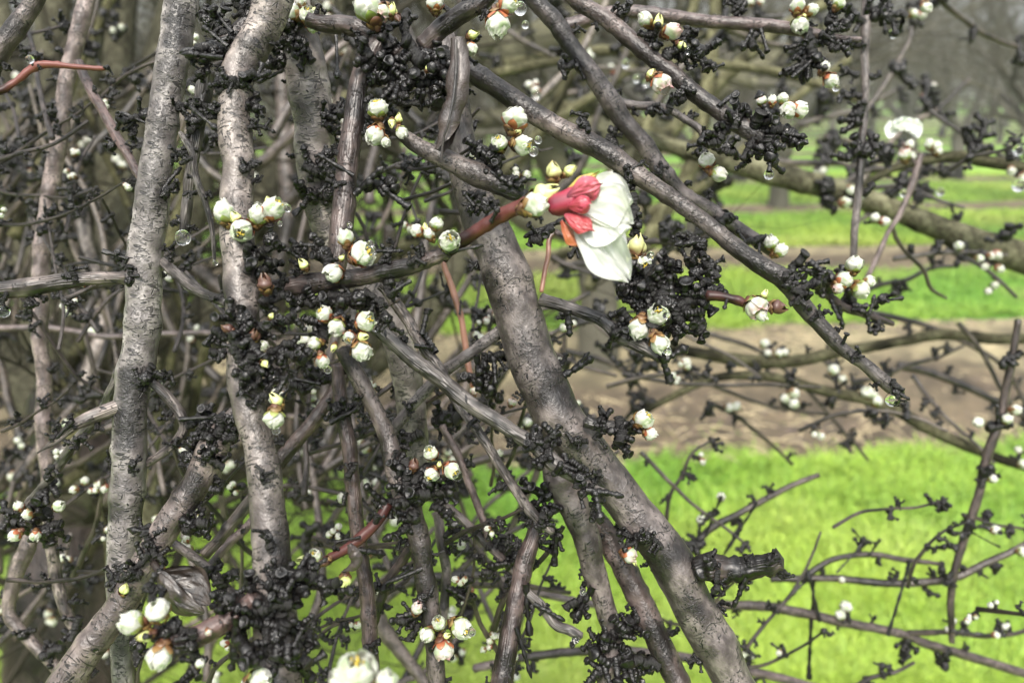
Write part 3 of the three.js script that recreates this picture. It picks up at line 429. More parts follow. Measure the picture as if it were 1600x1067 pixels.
// the burl at the top and what meets in it
branch('branch', 'stout dark branch sloping from the top edge down into the black burl', M.brown, 0.315, 0.325, [775, -30, 28, 754, 0, 28, 724, 20, 29, 693, 42, 30, 660, 72, 30], { radial: 20, s: [[655, 85, 70, 160, 9], [690, 105, 66, 260, 9], [640, 130, 66, 200, 9], [680, 140, 60, 270, 8], [735, 60, 30, 20], [600, 60, 44, 120], [716, 90, 40, 0], [630, 40, 40, 100], [760, 20, 26, -30]], b: [[575, 10, 46, 110, 'w', 20], [598, 20, 34, 250, 'p'], [612, 12, 32, 80, 'g'], [622, 30, 22, -70, 'r'], [680, 4, 28, 90, 'o', 20], [742, 53, 26, 15, 'g'], [737, 77, 27, -75, 'w'], [777, 40, 44, -92, 'w', 10], [772, 14, 26, 120, 'r'], [670, 104, 14, 60, 'y'], [795, 6, 34, 30, 'o', 20]] });
branch('branch', 'short black branch joining the top bud tuft to the burl', M.brown, 0.335, 0.33, [480, 30, 22, 501, 36, 26, 545, 42, 30, 590, 58, 27, 625, 85, 26], { radial: 18, s: [[600, 90, 50, 200], [560, 60, 26, 90]] });
branch('twig', 'black crooked spur twig hanging left from the top of the pinkish branch', M.brown, 0.318, 0.31, [400, 8, 26, 380, 40, 26, 352, 62, 20, 320, 90, 16, 290, 84, 14], { s: [[330, 80, 50, 190, 6], [350, 45, 50, 130, 7], [322, 30, 40, 120, 5], [375, 20, 40, 110], [318, 110, 34, 230]], k: [[350, 62, 285, 82, 18], [338, 55, 312, 88, 15], [360, 48, 330, 10, 14]] });
branch('branch', 'thin black spur-studded branch close on the left of the pinkish branch', M.ridged, 0.322, 0.328, [322, 110, 24, 316, 150, 26, 306, 205, 22, 298, 260, 18, 292, 320, 17, 288, 362, 16], { s: [[310, 165, 30, 160], [304, 190, 32, 200], [280, 240, 32, 190], [296, 235, 26, 180], [312, 188, 26, 20]], auto: 3 });
branch('twig', 'broken grey stalk dangling in front of the left branches', M.ridged, 0.308, 0.312, [280, 206, 6, 285, 213, 9, 300, 243, 10, 308, 285, 11, 320, 315, 9, 328, 345, 8, 333, 380, 7, 335, 410, 5], { s: [[298, 300, 20, 180, 3]] });
branch('twig', 'dark twig ringed with scars that carries the open blossom at its red tip', M.brown, 0.305, 0.285, [412, 455, 28, 440, 448, 32, 498, 440, 32, 562, 433, 28, 602, 424, 29, 655, 410, 26, 700, 394, 22], {
  radial: 24, ring: 0.05, s: [[440, 440, 34, 100], [470, 425, 30, 80], [600, 400, 30, 60], [505, 395, 50, 100, 7], [470, 400, 46, 120, 7], [540, 470, 60, 200, 8], [480, 470, 60, 190, 8], [580, 470, 44, -40, 6], [650, 405, 34, 30], [500, 500, 60, 250, 8], [540, 500, 50, 300, 6], [610, 450, 40, -60, 6], [605, 500, 40, 280, 5]], k: [[590, 392, 628, 392, 13], [700, 394, 752, 384, 11], [480, 412, 448, 392, 14], [640, 440, 612, 456, 14]],
  b: [[539, 370, 38, 100, 'w', 15], [567, 397, 38, 20, 'o', 25], [520, 427, 38, 200, 'w', 60], [535, 401, 15, 60, 'y'], [702, 377, 46, 60, 'o', 66], [670, 365, 24, 120, 'w'], [650, 360, 26, 150, 'w'], [682, 348, 24, 70, 'w'], [664, 352, 18, 90, 'y'], [472, 410, 22, 120, 'g'], [505, 490, 32, 130, 'o', 30], [525, 512, 30, 250, 'w', 30], [572, 502, 40, 20, 'o', 40], [545, 527, 27, -80, 'o', 55], [565, 550, 34, -65, 'w'], [490, 537, 26, 190, 'w', 30], [503, 565, 30, -75, 'w', 10], [570, 526, 20, 0, 'y'], [520, 545, 16, 250, 'y'], [470, 508, 18, -40, 'y'], [420, 445, 22, 100, 'r']] });
branch('shoot', 'smooth dark red shoot end that bears the white blossom', M.red, 0.287, 0.272, [690, 398, 22, 730, 371, 21, 764, 349, 21, 800, 327, 22, 826, 318, 26], { radial: 20, swell: 0.2, stain: 0.8, rough: 0.1, tint: [0.8, 0.9, 0.95], tint2: [1.3, 1.15, 1.1], k: [[768, 345, 778, 325, 14]], b: [[838, 320, 44, 14, 'w', 20, -0.002], [865, 262, 34, 95, 'l'], [893, 264, 30, 35, 'g'], [858, 300, 52, 25, 'g']] });
branch('branch', 'flecked brown branch slanting down right behind the dead leaf to the blossom', M.pale, 0.325, 0.318, [604, 192, 16, 616, 199, 18, 656, 229, 26, 703, 252, 32, 754, 279, 36, 798, 299, 30, 822, 308, 20], { radial: 24, tint: [0.8, 0.74, 0.71], tint2: [0.35, 0.31, 0.3], s: [[745, 240, 40, 120, 6], [770, 262, 50, 60, 7], [792, 282, 44, -10, 7], [742, 318, 34, 250, 5], [765, 320, 34, 200, 5], [760, 250, 40, 80, 6]], k: [[768, 250, 728, 216, 20], [770, 270, 800, 288, 18], [740, 320, 722, 300, 12]], b: [[806, 184, 38, 75, 'w', 15], [780, 222, 30, 110, 'o', 45], [818, 226, 38, -15, 'o', 30], [808, 205, 18, 200, 'y']] });
branch('branch', 'thick grey-brown middle branch sweeping from the top centre to the bottom edge', M.mauve, 0.358, 0.338, [690, 60, 40, 712, 150, 42, 720, 200, 44, 735, 280, 54, 764, 355, 66, 795, 440, 74, 822, 520, 76, 848, 590, 76, 878, 650, 72, 920, 705, 70, 960, 755, 66, 1001, 808, 66, 1053, 876, 68, 1082, 943, 66, 1115, 1010, 64, 1142, 1067, 62, 1165, 1120, 62], {
  radial: 36, swell: 0.06, node: 3, s: [[745, 305, 30, 170, 4], [845, 362, 44, 190, 5], [995, 842, 40, 200, 6], [985, 838, 30, 170, 4], [1020, 848, 40, 150, 5], [1095, 885, 36, 0, 5], [905, 690, 30, 200, 3]], k: [[885, 584, 926, 563, 22], [900, 572, 920, 552, 12], [1010, 850, 965, 832, 17], [1012, 846, 992, 828, 15], [878, 345, 822, 368, 17]], b: [[985, 868, 26, -20, 'p'], [992, 880, 14, -70, 'y']] });
branch('branch', 'grey flecked lower branch forking off left from the thick middle branch', M.mauve, 0.352, 0.36, [872, 690, 50, 880, 740, 54, 898, 785, 50, 918, 842, 42, 928, 892, 36, 946, 950, 32, 958, 994, 30, 950, 1060, 30, 945, 1100, 30], { radial: 24, tint: [0.85, 0.84, 0.84], s: [[865, 850, 40, 230, 5], [905, 945, 44, 230, 6], [960, 995, 60, 60, 9], [985, 980, 50, 30, 8], [955, 1035, 70, 200, 10], [1000, 1030, 60, 0, 9], [990, 1060, 56, -60, 8], [935, 1000, 40, 180, 5], [840, 770, 50, 170, 7], [830, 800, 40, 240, 5]], k: [[925, 920, 898, 970, 20], [870, 840, 866, 882, 20], [845, 770, 800, 760, 15], [950, 1000, 932, 996, 22], [975, 985, 985, 970, 24]] });
branch('branch', 'brown lower branch squeezed between its grey fork and the thick middle branch', M.mauve, 0.368, 0.35, [905, 790, 30, 942, 825, 34, 962, 862, 37, 989, 916, 39, 1016, 970, 38, 1043, 1031, 38, 1060, 1067, 38, 1080, 1110, 38], { radial: 24, tint: [0.8, 0.72, 0.7] });
branch('branch', 'short cut stub with a sawn end pointing right off the middle branch', M.ridged, 0.335, 0.325, [1090, 890, 34, 1112, 889, 36, 1150, 888, 34, 1190, 880, 32, 1214, 876, 34, 1220, 875, 30], { radial: 22, ring: 0.16, rough: 0.26, swell: 0.3, node: 0.9, tint: [1.0, 0.86, 0.8], tint2: [0.7, 0.62, 0.6], stain: 0.9, cut: [0.3, 0.25, 0.22], k: [[1165, 905, 1150, 948, 16]], s: [[1160, 912, 24, 260, 3], [1205, 872, 26, 60, 4], [1110, 880, 40, 80, 5], [1118, 905, 40, 260, 5], [1140, 900, 26, 250, 3], [1170, 875, 22, 80, 3]] });
branch('branch', 'long brown branch running from the burl down right to a black tip with a drop', M.pale, 0.352, 0.318, [690, 84, 30, 737, 111, 32, 800, 152, 32, 884, 206, 33, 952, 243, 33, 985, 266, 32, 1036, 299, 27, 1103, 349, 26, 1157, 390, 27, 1198, 417, 30, 1227, 436, 32, 1257, 478, 28, 1284, 508, 24, 1318, 545, 21, 1348, 566, 20, 1375, 589, 22, 1402, 612, 22, 1408, 618, 16], {
  radial: 24, tint: [0.72, 0.64, 0.61], tint2: [0.36, 0.34, 0.33], s: [[912, 195, 40, 70, 5], [985, 272, 30, 60, 4], [975, 290, 40, 250, 5], [985, 325, 50, 260, 7], [992, 350, 40, 280, 5], [1075, 380, 40, 200, 6], [1090, 400, 50, 260, 8], [1110, 420, 40, 300, 6], [1240, 450, 40, -60, 5], [1232, 440, 34, 90, 4], [1250, 470, 34, 20, 4], [1275, 495, 26, 40, 3], [1340, 558, 26, 60, 3], [1400, 608, 34, 260, 5], [1265, 450, 40, 20, 5]], k: [[1095, 378, 1056, 383, 17], [1318, 535, 1325, 520, 12], [1098, 395, 1125, 422, 18], [1090, 395, 1080, 408, 20]], auto: 8, size: 15 });
branch('branch', 'dark branch falling from the top edge behind the long brown branch', M.mauve, 0.40, 0.40, [825, -30, 26, 837, 0, 26, 867, 32, 30, 898, 80, 28, 935, 127, 30, 958, 160, 33, 975, 190, 29, 1009, 234, 28, 1043, 280, 30, 1070, 310, 26, 1110, 330, 24, 1160, 362, 22, 1215, 395, 20], { tint: [0.72, 0.70, 0.70], s: [[890, 100, 40, 200, 5], [960, 215, 36, 250, 3], [1030, 265, 26, 270, 3], [1130, 345, 40, 40, 5], [1180, 375, 40, 200, 6], [1250, 420, 50, 30, 7], [1290, 440, 50, 0, 7]], k: [[900, 95, 915, 125, 10], [1025, 262, 1032, 290, 12]], b: [[1205, 377, 28, 110, 'w'], [1220, 390, 26, 40, 'w'], [1320, 437, 34, 30, 'o'], [1347, 453, 30, -40, 'w'], [1335, 412, 28, 90, 'w'], [1310, 450, 20, 200, 'p'], [1360, 440, 18, 10, 'w']] });
branch('branch', 'grey branch from the top edge descending right to the black budded tip', M.mauve, 0.37, 0.345, [880, -25, 26, 901, 0, 26, 952, 32, 26, 989, 66, 26, 1019, 92, 26, 1056, 119, 27, 1087, 147, 26, 1117, 167, 26, 1147, 190, 28, 1178, 208, 28, 1205, 226, 22], { radial: 22, tint: [0.9, 0.82, 0.8], tint2: [0.35, 0.33, 0.32], s: [[1020, 70, 50, 100, 7], [1050, 80, 50, 40, 7], [1085, 85, 50, 20, 7], [1070, 60, 40, 60, 6], [1110, 100, 30, -40, 4], [1065, 140, 40, 250, 5], [1150, 180, 50, 70, 7], [1190, 200, 60, 60, 9], [1225, 210, 50, 0, 8], [1205, 235, 50, 280, 8], [1120, 215, 50, 230, 7], [1175, 235, 44, 260, 6], [975, 15, 34, 60, 4]], k: [[1125, 165, 1152, 142, 15], [1230, 208, 1260, 214, 15], [1205, 240, 1202, 268, 14], [1100, 200, 1095, 235, 13]],
  b: [[1008, 30, 34, 140, 'w'], [1030, 30, 28, 80, 'g'], [1052, 48, 34, 10, 'p', 40], [1068, 72, 20, -40, 'y'], [1019, 113, 22, 60, 'y'], [1034, 132, 32, -60, 'p'], [1190, 156, 20, 110, 'p'], [1207, 156, 22, 90, 'w'], [1224, 153, 24, 95, 'w'], [1232, 173, 26, 220, 'w'], [1251, 170, 28, 10, 'w'], [1104, 250, 32, 110, 'w', 40, 0.02], [1124, 271, 30, -20, 'w', 20, 0.02]] });
branch('branch', 'brown branch crossing level near the top right edge', M.mauve, 0.42, 0.40, [885, 40, 24, 930, 26, 22, 975, 18, 21, 1043, 24, 21, 1104, 32, 19, 1171, 37, 20, 1224, 43, 20, 1267, 51, 15, 1300, 58, 12, 1346, 62, 8], { tint: [0.85, 0.74, 0.74], s: [[1180, 60, 40, 270, 5], [1260, 70, 50, 270, 7], [1265, 95, 56, 260, 8], [1300, 60, 44, -40, 6], [1320, 40, 40, 30, 5], [1245, 105, 40, 220, 5], [1300, 20, 44, 80, 6], [1150, 5, 40, 90, 5]], k: [[1175, 48, 1160, 78, 14], [1190, 48, 1200, 80, 14], [1268, 95, 1240, 120, 14], [1265, 100, 1262, 126, 13], [1290, 55, 1330, 85, 12]], b: [[1246, 8, 30, 100, 'w'], [1270, 15, 28, 30, 'w'], [1250, 41, 32, -100, 'w', 30], [1258, 26, 12, -60, 'y'], [1289, 105, 26, 60, 'w'], [1300, 127, 24, -60, 'w'], [1312, 4, 22, 60, 'w']] });
branch('twig', 'straight pinkish twig hanging from the top edge at the right', M.mauve, 0.50, 0.50, [1356, -30, 15, 1355, 0, 15, 1353, 50, 15, 1353, 118, 12, 1353, 168, 12, 1348, 219, 12, 1344, 270, 12, 1338, 337, 12, 1334, 405, 11], { s: [[1370, 25, 50, 20, 7], [1395, 30, 44, 0, 6], [1375, 10, 40, 60, 5], [1335, 30, 40, 170, 5], [1330, 150, 36, 190, 5], [1366, 118, 26, 10, 3], [1340, 180, 44, 260, 6], [1365, 220, 40, -60, 5], [1335, 240, 50, 200, 6], [1330, 115, 30, 190, 4]], auto: 5, size: 24, b: [[1448, 12, 24, -70, 'w']] });
branch('branch', 'peeling brown side branch reaching in from the left edge to a round knot', M.ridged, 0.318, 0.328, [-30, 462, 28, 0, 455, 28, 51, 449, 29, 101, 439, 27, 142, 435, 21, 182, 434, 20, 206, 433, 30, 226, 436, 30], { radial: 22, tint: [1.3, 1.2, 1.16], s: [[116, 428, 28, 90, 4], [205, 432, 34, 60, 3], [5, 468, 26, 240, 3], [190, 410, 30, 120, 4]] });
branch('twig', 'grey splintered side twig going down left from the pale branch', M.ridged, 0.325, 0.315, [200, 634, 26, 182, 638, 24, 145, 651, 22, 111, 668, 18, 92, 684, 12, 57, 708, 3], { tint: [1.3, 1.22, 1.18], s: [[110, 660, 26, 140, 3], [125, 690, 34, 250, 5]], k: [[112, 660, 84, 688, 10]] });
branch('twig', 'dark twig slanting down from the pale branch to the small buds at lower left', M.ridged, 0.34, 0.37, [185, 580, 16, 160, 640, 15, 118, 690, 15, 101, 712, 15, 57, 772, 13, 38, 792, 12], { s: [[70, 770, 50, 240, 7], [50, 810, 60, 200, 8], [20, 800, 44, 180, 6], [80, 740, 30, 40, 4], [75, 830, 50, 0, 7]], b: [[28, 790, 20, 110, 'w'], [42, 804, 20, 200, 'w'], [92, 790, 20, 30, 'w'], [22, 837, 20, 220, 'w'], [55, 838, 18, 280, 'w']] });
branch('twig', 'black twig linking the two pale upright branches at the left', M.ridged, 0.335, 0.30, [238, 402, 16, 256, 412, 16, 287, 438, 16, 320, 461, 15, 356, 473, 16], { s: [[340, 466, 26, 20, 3]] });
branch('twig', 'forked grey twig with black spurs beside the pale left branch', M.ridged, 0.325, 0.33, [232, 590, 14, 246, 604, 15, 262, 622, 17, 281, 648, 16, 287, 668, 15, 274, 690, 14, 250, 711, 13, 206, 736, 16], { tint: [1.3, 1.25, 1.25], s: [[310, 655, 50, 20, 7], [335, 665, 46, 10, 6], [300, 700, 50, 250, 7], [330, 690, 50, 0, 7], [315, 675, 40, 260, 6], [270, 690, 24, 200, 3]], k: [[285, 655, 345, 650, 14], [300, 690, 350, 672, 14], [345, 690, 358, 655, 14]] });
branch('branch', 'flecked brown branch climbing from the bottom left corner to a knot', M.pale, 0.322, 0.298, [366, 640, 14, 348, 664, 30, 326, 708, 48, 304, 757, 43, 270, 808, 43, 243, 852, 42, 216, 896, 44, 182, 953, 46, 145, 1004, 50, 111, 1054, 54, 85, 1105, 56], { radial: 28, tint: [0.8, 0.72, 0.69], s: [[340, 668, 50, 60, 7], [352, 680, 44, 10, 6], [322, 690, 44, 130, 6], [335, 715, 40, -20, 5], [320, 712, 30, 90, 4], [310, 825, 50, 0, 7], [300, 815, 36, 20, 5], [240, 850, 44, 120, 5], [220, 875, 40, 60, 5], [205, 900, 36, 200, 5], [185, 905, 34, 190, 4], [215, 1010, 44, -40, 6], [230, 825, 34, 170, 4], [250, 870, 36, -20, 5]], k: [[285, 812, 325, 832, 26], [330, 765, 346, 766, 24], [245, 832, 200, 828, 16]], b: [[194, 918, 24, 70, 'g']] });
branch('branch', 'flecked branch dropping from the bud cluster to the dark burl below centre', M.pale, 0.328, 0.32, [536, 545, 24, 548, 566, 25, 569, 606, 26, 592, 648, 26, 609, 690, 28, 619, 735, 34, 634, 780, 40, 643, 808, 36, 656, 849, 34, 660, 882, 29, 666, 916, 33, 671, 950, 33, 677, 1010, 27, 681, 1067, 28, 684, 1110, 28], { radial: 24, tint: [0.8, 0.72, 0.7], tint2: [0.42, 0.38, 0.37], ring: 0.03, s: [[575, 663, 26, 190, 3], [625, 745, 50, 120, 8], [650, 745, 60, 40, 9], [645, 780, 60, 200, 9], [665, 765, 56, 0, 9], [690, 765, 46, 10, 7], [605, 790, 40, 200, 6], [640, 815, 50, 250, 7], [690, 800, 40, -30, 5], [625, 720, 34, 160, 5], [705, 745, 30, 20, 4], [640, 965, 44, 190, 6], [660, 935, 34, 40, 5], [650, 990, 34, 240, 4], [685, 1015, 34, 0, 4], [560, 620, 24, 200, 3]], k: [[600, 785, 568, 762, 22], [640, 825, 600, 842, 22], [690, 800, 710, 822, 20], [650, 955, 622, 968, 20], [656, 890, 612, 908, 14]],
  b: [[673, 707, 27, 110, 'o', 40], [674, 742, 28, 240, 'o', 50], [706, 735, 30, -30, 'o', 40], [686, 724, 14, 90, 'y'], [647, 722, 24, 80, 'r'], [686, 973, 30, 100, 'o', 40], [667, 993, 24, 230, 'w', 50], [722, 982, 42, -20, 'o', 35], [693, 1018, 34, 280, 'p', 20], [700, 993, 14, 20, 'y'], [652, 950, 22, 70, 'p']] });
branch('branch', 'dark straight branch with twiggy nodes falling to the bottom edge left of centre', M.brown, 0.345, 0.332, [528, 570, 20, 535, 637, 22, 543, 687, 24, 547, 726, 23, 552, 775, 24, 558, 825, 24, 565, 876, 23, 572, 926, 24, 577, 994, 25, 582, 1050, 22, 586, 1110, 22], { radial: 20, tint: [1.25, 1.2, 1.2], s: [[530, 640, 40, 170, 6], [545, 640, 36, 0, 5], [545, 735, 30, 90, 3], [582, 1010, 30, 0, 4]], k: [[565, 860, 600, 866, 20], [555, 640, 515, 660, 16], [540, 770, 535, 790, 14]], auto: 4, size: 18 });
branch('twig', 'brown stem with a red-skinned joint ending in a yellow-green bud tuft', M.red, 0.322, 0.305, [605, 788, 17, 585, 820, 17, 572, 834, 19, 545, 856, 16, 515, 873, 14, 500, 880, 14], { radial: 18, swell: 0.2, stain: 0.7, k: [[560, 840, 522, 846, 10]], s: [[588, 812, 24, 80, 3]], b: [[484, 882, 34, 190, 'g'], [470, 876, 26, 170, 'g'], [492, 868, 24, 110, 'o', 40], [480, 893, 22, 240, 'o', 40], [538, 915, 34, 270, 'g'], [506, 880, 20, 220, 'r']] });
branch('branch', 'blackish ridged branch crossing down right in front of the middle branch', M.ridged, 0.325, 0.312, [575, 505, 20, 609, 531, 23, 653, 566, 25, 693, 597, 25, 737, 634, 25, 771, 655, 24, 800, 675, 24, 836, 696, 26, 867, 724, 26, 901, 744, 24, 921, 761, 20, 945, 770, 14], { radial: 22, s: [[830, 690, 40, 60, 6], [855, 690, 50, 60, 9], [850, 712, 40, 230, 6], [880, 730, 44, 40, 7], [905, 745, 40, 60, 7], [930, 745, 26, 70, 4], [935, 790, 40, 270, 5], [915, 765, 34, 220, 5]], k: [[920, 766, 972, 772, 20], [930, 770, 941, 815, 24], [912, 744, 932, 738, 18]], auto: 4, size: 14 });
branch('twig', 'slender dark twig running behind the ridged branch to a black spurred tip', M.ridged, 0.345, 0.335, [596, 445, 18, 629, 492, 18, 663, 542, 17, 689, 578, 16, 714, 630, 15, 740, 664, 15, 770, 710, 15, 798, 755, 15, 820, 788, 16, 844, 815, 16, 864, 832, 12], { tint: [1.35, 1.3, 1.3], s: [[740, 660, 26, 40, 3], [850, 820, 30, 60, 4]], k: [[650, 540, 680, 545, 14], [660, 520, 666, 482, 20], [680, 548, 662, 520, 20]] });
branch('twig', 'grey twig rising right from the tangle to join the middle branch', M.pale, 0.36, 0.355, [606, 680, 16, 636, 641, 18, 670, 604, 18, 697, 577, 18, 737, 549, 18, 771, 526, 20, 800, 508, 24], { tint: [0.8, 0.78, 0.78], s: [[755, 575, 50, 270, 7], [760, 600, 46, 280, 7], [775, 560, 40, 0, 5], [640, 690, 50, 200, 7], [640, 640, 24, 100, 3]], k: [[745, 560, 750, 610, 20], [770, 560, 778, 600, 18]] });
branch('twig', 'blackened side twig right of the middle branch ending in the big spur mass', M.ridged, 0.345, 0.318, [846, 468, 20, 868, 475, 20, 905, 488, 19, 942, 502, 20, 968, 522, 24, 1000, 540, 22, 1034, 560, 18], { s: [[985, 500, 50, 120, 7], [1000, 470, 60, 100, 9], [1020, 440, 70, 90, 10], [1045, 430, 60, 60, 9], [1065, 470, 70, 30, 10], [1040, 480, 70, 280, 10], [1075, 440, 50, 60, 8], [1095, 455, 46, 10, 7], [1110, 462, 44, 0, 7], [1085, 495, 50, -30, 8], [975, 520, 44, 200, 6], [1060, 505, 50, 280, 7], [1000, 430, 40, 160, 5], [990, 440, 40, 190, 5]], k: [[888, 488, 890, 524, 22], [1040, 562, 1074, 542, 22], [1035, 560, 1048, 596, 24], [1010, 440, 984, 444, 20], [1075, 490, 1098, 488, 22], [1045, 420, 1038, 405, 22], [1060, 420, 1062, 408, 20]],
  b: [[1029, 491, 36, 110, 'o', 60], [998, 515, 40, 250, 'w', 20], [1031, 538, 40, -65, 'w', 15], [1022, 514, 16, 90, 'y'], [996, 378, 44, 85, 'l', 10], [1005, 412, 32, -60, 'o', 62], [945, 421, 32, 165, 'g'], [981, 404, 18, 120, 'y']] });
branch('shoot', 'short red shoot with a pink-edged bud at the right of the spur mass', M.red, 0.31, 0.305, [1105, 462, 16, 1130, 464, 15, 1155, 470, 14, 1176, 478, 13, 1205, 480, 9], { radial: 16, swell: 0.2, k: [[1136, 470, 1132, 482, 10]], b: [[1183, 483, 38, -70, 'p', 45], [1222, 481, 36, -8, 'r'], [1196, 457, 18, 70, 'y'], [1190, 492, 24, -60, 'w']] });
branch('branch', 'dark branch leaning down left to the bottom edge right of centre', M.brown, 0.355, 0.335, [845, 800, 22, 834, 838, 24, 820, 877, 30, 810, 926, 28, 798, 977, 30, 786, 1044, 34, 778, 1110, 36], { radial: 20, tint: [1.3, 1.25, 1.25], s: [[800, 850, 26, 180, 4], [850, 800, 40, 60, 6]], k: [[822, 918, 826, 992, 20], [808, 985, 830, 1055, 14]] });
branch('twig', 'forked black twig with a drop at its tip low in the grass gap', M.ridged, 0.345, 0.34, [822, 924, 16, 838, 938, 16, 851, 951, 16, 872, 977, 17, 890, 985, 16, 908, 995, 14], { s: [[850, 955, 20, 60, 3]], k: [[838, 945, 880, 968, 14]] });
branch('twig', 'black twig with wet white buds poking right from the middle branch knot', M.ridged, 0.335, 0.33, [915, 658, 20, 945, 665, 20, 975, 668, 18, 996, 668, 12], { s: [[945, 660, 40, 80, 6], [965, 675, 50, 250, 7], [985, 668, 36, 0, 6], [975, 690, 36, 280, 5]], b: [[1006, 654, 32, 40, 'o', 25], [1017, 678, 28, -25, 'w']] });
branch('twig', 'near brown twig with four plump white buds in the lower left corner', M.brown, 0.262, 0.25, [402, 935, 34, 381, 950, 32, 338, 980, 34, 297, 998, 34, 262, 992, 30, 238, 985, 22], { radial: 22, ring: 0.05, tint: [1.5, 1.25, 1.2], s: [[350, 950, 50, 60, 6], [300, 1000, 40, 250, 6], [275, 980, 46, 160, 7], [255, 990, 40, 180, 6], [240, 930, 50, 100, 3], [300, 1040, 50, 250, 6]], k: [[370, 965, 366, 1025, 34], [372, 1000, 400, 1040, 40]], b: [[204, 972, 44, 160, 'w', 25], [245, 953, 40, 95, 'w', 30], [222, 995, 32, 195, 'y'], [249, 1028, 46, 265, 'w', 30], [312, 1036, 16, 60, 'w'], [325, 988, 14, -60, 'p']] });
branch('twig', 'near twig end with a big blurred white-green bud at the bottom edge', M.brown, 0.215, 0.21, [600, 1160, 26, 580, 1110, 26, 560, 1075, 20], { b: [[557, 1048, 72, 80, 'o', 30], [604, 1062, 44, 60, 'w', 20], [532, 1062, 40, 140, 'w', 20]], s: [[580, 1100, 50, 90, 5]] });
branch('twig', 'broken black stub twig below the big burl, right of the drooping branch', M.ridged, 0.372, 0.37, [690, 785, 14, 712, 803, 14, 740, 830, 15, 764, 853, 15, 790, 880, 14, 822, 915, 14], { tint: [1.4, 1.3, 1.3], s: [[780, 855, 44, 0, 6], [770, 885, 40, 200, 5], [800, 880, 40, 60, 6]], k: [[790, 880, 765, 886, 20]] });
branch('twig', 'thin brown twig dropping through the tangle right of the big burl', M.mauve, 0.375, 0.37, [690, 665, 12, 714, 710, 12, 731, 752, 12, 754, 814, 12, 762, 845, 11], { tint: [0.75, 0.66, 0.66] });
branch('branch', 'dark fork reaching down left between the two central drooping branches', M.brown, 0.37, 0.375, [645, 845, 16, 633, 868, 15, 617, 892, 15, 604, 914, 16, 592, 945, 15, 585, 975, 12], { tint: [1.2, 1.15, 1.15], s: [[598, 915, 36, 190, 5]], k: [[606, 910, 645, 888, 13]] });
branch('branch', 'grey twig standing behind the burl and going straight down', M.mauve, 0.39, 0.385, [682, 800, 15, 690, 850, 16, 697, 896, 16, 693, 943, 15, 690, 990, 13], { s: [[705, 835, 36, 10, 5], [720, 930, 40, -20, 6]], k: [[700, 920, 735, 940, 20]], b: [[720, 852, 20, 0, 'f']] });
branch('shoot', 'slim tan shoot rising straight behind the blossom twig', M.shoot, 0.42, 0.42, [690, 395, 8, 696, 420, 9, 707, 452, 10, 718, 486, 10, 726, 532, 10, 731, 566, 10, 738, 600, 9, 741, 620, 8], { k: [[692, 445, 688, 425, 8], [718, 490, 720, 470, 8]], s: [[735, 590, 40, 20, 6], [760, 590, 40, 0, 6], [770, 620, 30, -30, 4]], b: [[741, 610, 16, 270, 'p'], [801, 628, 14, 60, 'p']] });
branch('shoot', 'thin pinkish stalk hanging under the open blossom', M.shoot, 0.37, 0.365, [878, 364, 6, 862, 367, 8, 856, 400, 8, 850, 430, 8, 846, 456, 7], {});
branch('twig', 'hair-thin dark stalk curving behind the white petals', M.brown, 0.36, 0.352, [868, 362, 9, 895, 378, 7, 918, 398, 6, 936, 415, 6], {});
branch('twig', 'grey forked twig tying the falling dark branch to the spurs beyond', M.mauve, 0.405, 0.40, [962, 158, 15, 985, 163, 14, 1016, 165, 13, 1043, 170, 11, 1075, 190, 11, 1096, 205, 12, 1102, 222, 12], { s: [[1020, 170, 30, 20, 4], [1045, 165, 34, 60, 5], [1100, 225, 40, 240, 6], [1130, 230, 44, 0, 6]] });
branch('twig', 'dark shiny twig leaning from the red shoot down to the pale branch', M.brown, 0.385, 0.365, [122, 98, 15, 130, 120, 15, 152, 160, 15, 182, 213, 15, 216, 272, 13, 226, 292, 12], { tint: [1.3, 1.15, 1.15], s: [[145, 140, 14, 40, 2], [202, 232, 16, 60, 2]] });
branch('shoot', 'bright red shoot bent at a black node in the upper left corner', M.red, 0.292, 0.30, [-20, 150, 13, 0, 142, 12, 24, 126, 10, 46, 108, 11, 62, 101, 13, 85, 101, 10, 111, 104, 8, 140, 106, 8, 164, 107, 7], { swell: 0.25, stain: 0.8, rough: 0.12, tint: [1.9, 1.9, 1.8], s: [[58, 96, 26, 110, 3], [168, 108, 14, 0, 2]], radial: 16 });
branch('branch', 'grey branch end cutting across the top left corner', M.mauve, 0.345, 0.345, [-20, 112, 32, 0, 76, 32, 27, 35, 30, 50, 0, 28, 62, -25, 28], { radial: 20, tint: [1.15, 1.1, 1.1] });
branch('branch', 'blurred pale mauve branch standing left of the flecked branch', M.mauve, 0.47, 0.48, [138, -30, 26, 132, 10, 26, 119, 67, 25, 103, 135, 23, 94, 202, 25, 81, 270, 26, 72, 337, 25, 64, 384, 27, 62, 451, 25, 62, 519, 24, 66, 573, 22, 66, 640, 24, 68, 700, 22, 74, 760, 20], { tint: [1.5, 1.4, 1.4], stain: 0.2, radial: 16, s: [[70, 355, 16, 90, 2], [110, 170, 12, 0, 2]] });
branch('branch', 'soft grey crooked branch low at the left edge', M.mauve, 0.45, 0.44, [60, 800, 26, 44, 852, 25, 22, 905, 23, 14, 960, 18, 46, 1000, 18, 80, 1034, 18, 100, 1068, 16], { tint: [1.2, 1.15, 1.1], s: [[40, 990, 30, 200, 3], [85, 1020, 40, 200, 5]] });
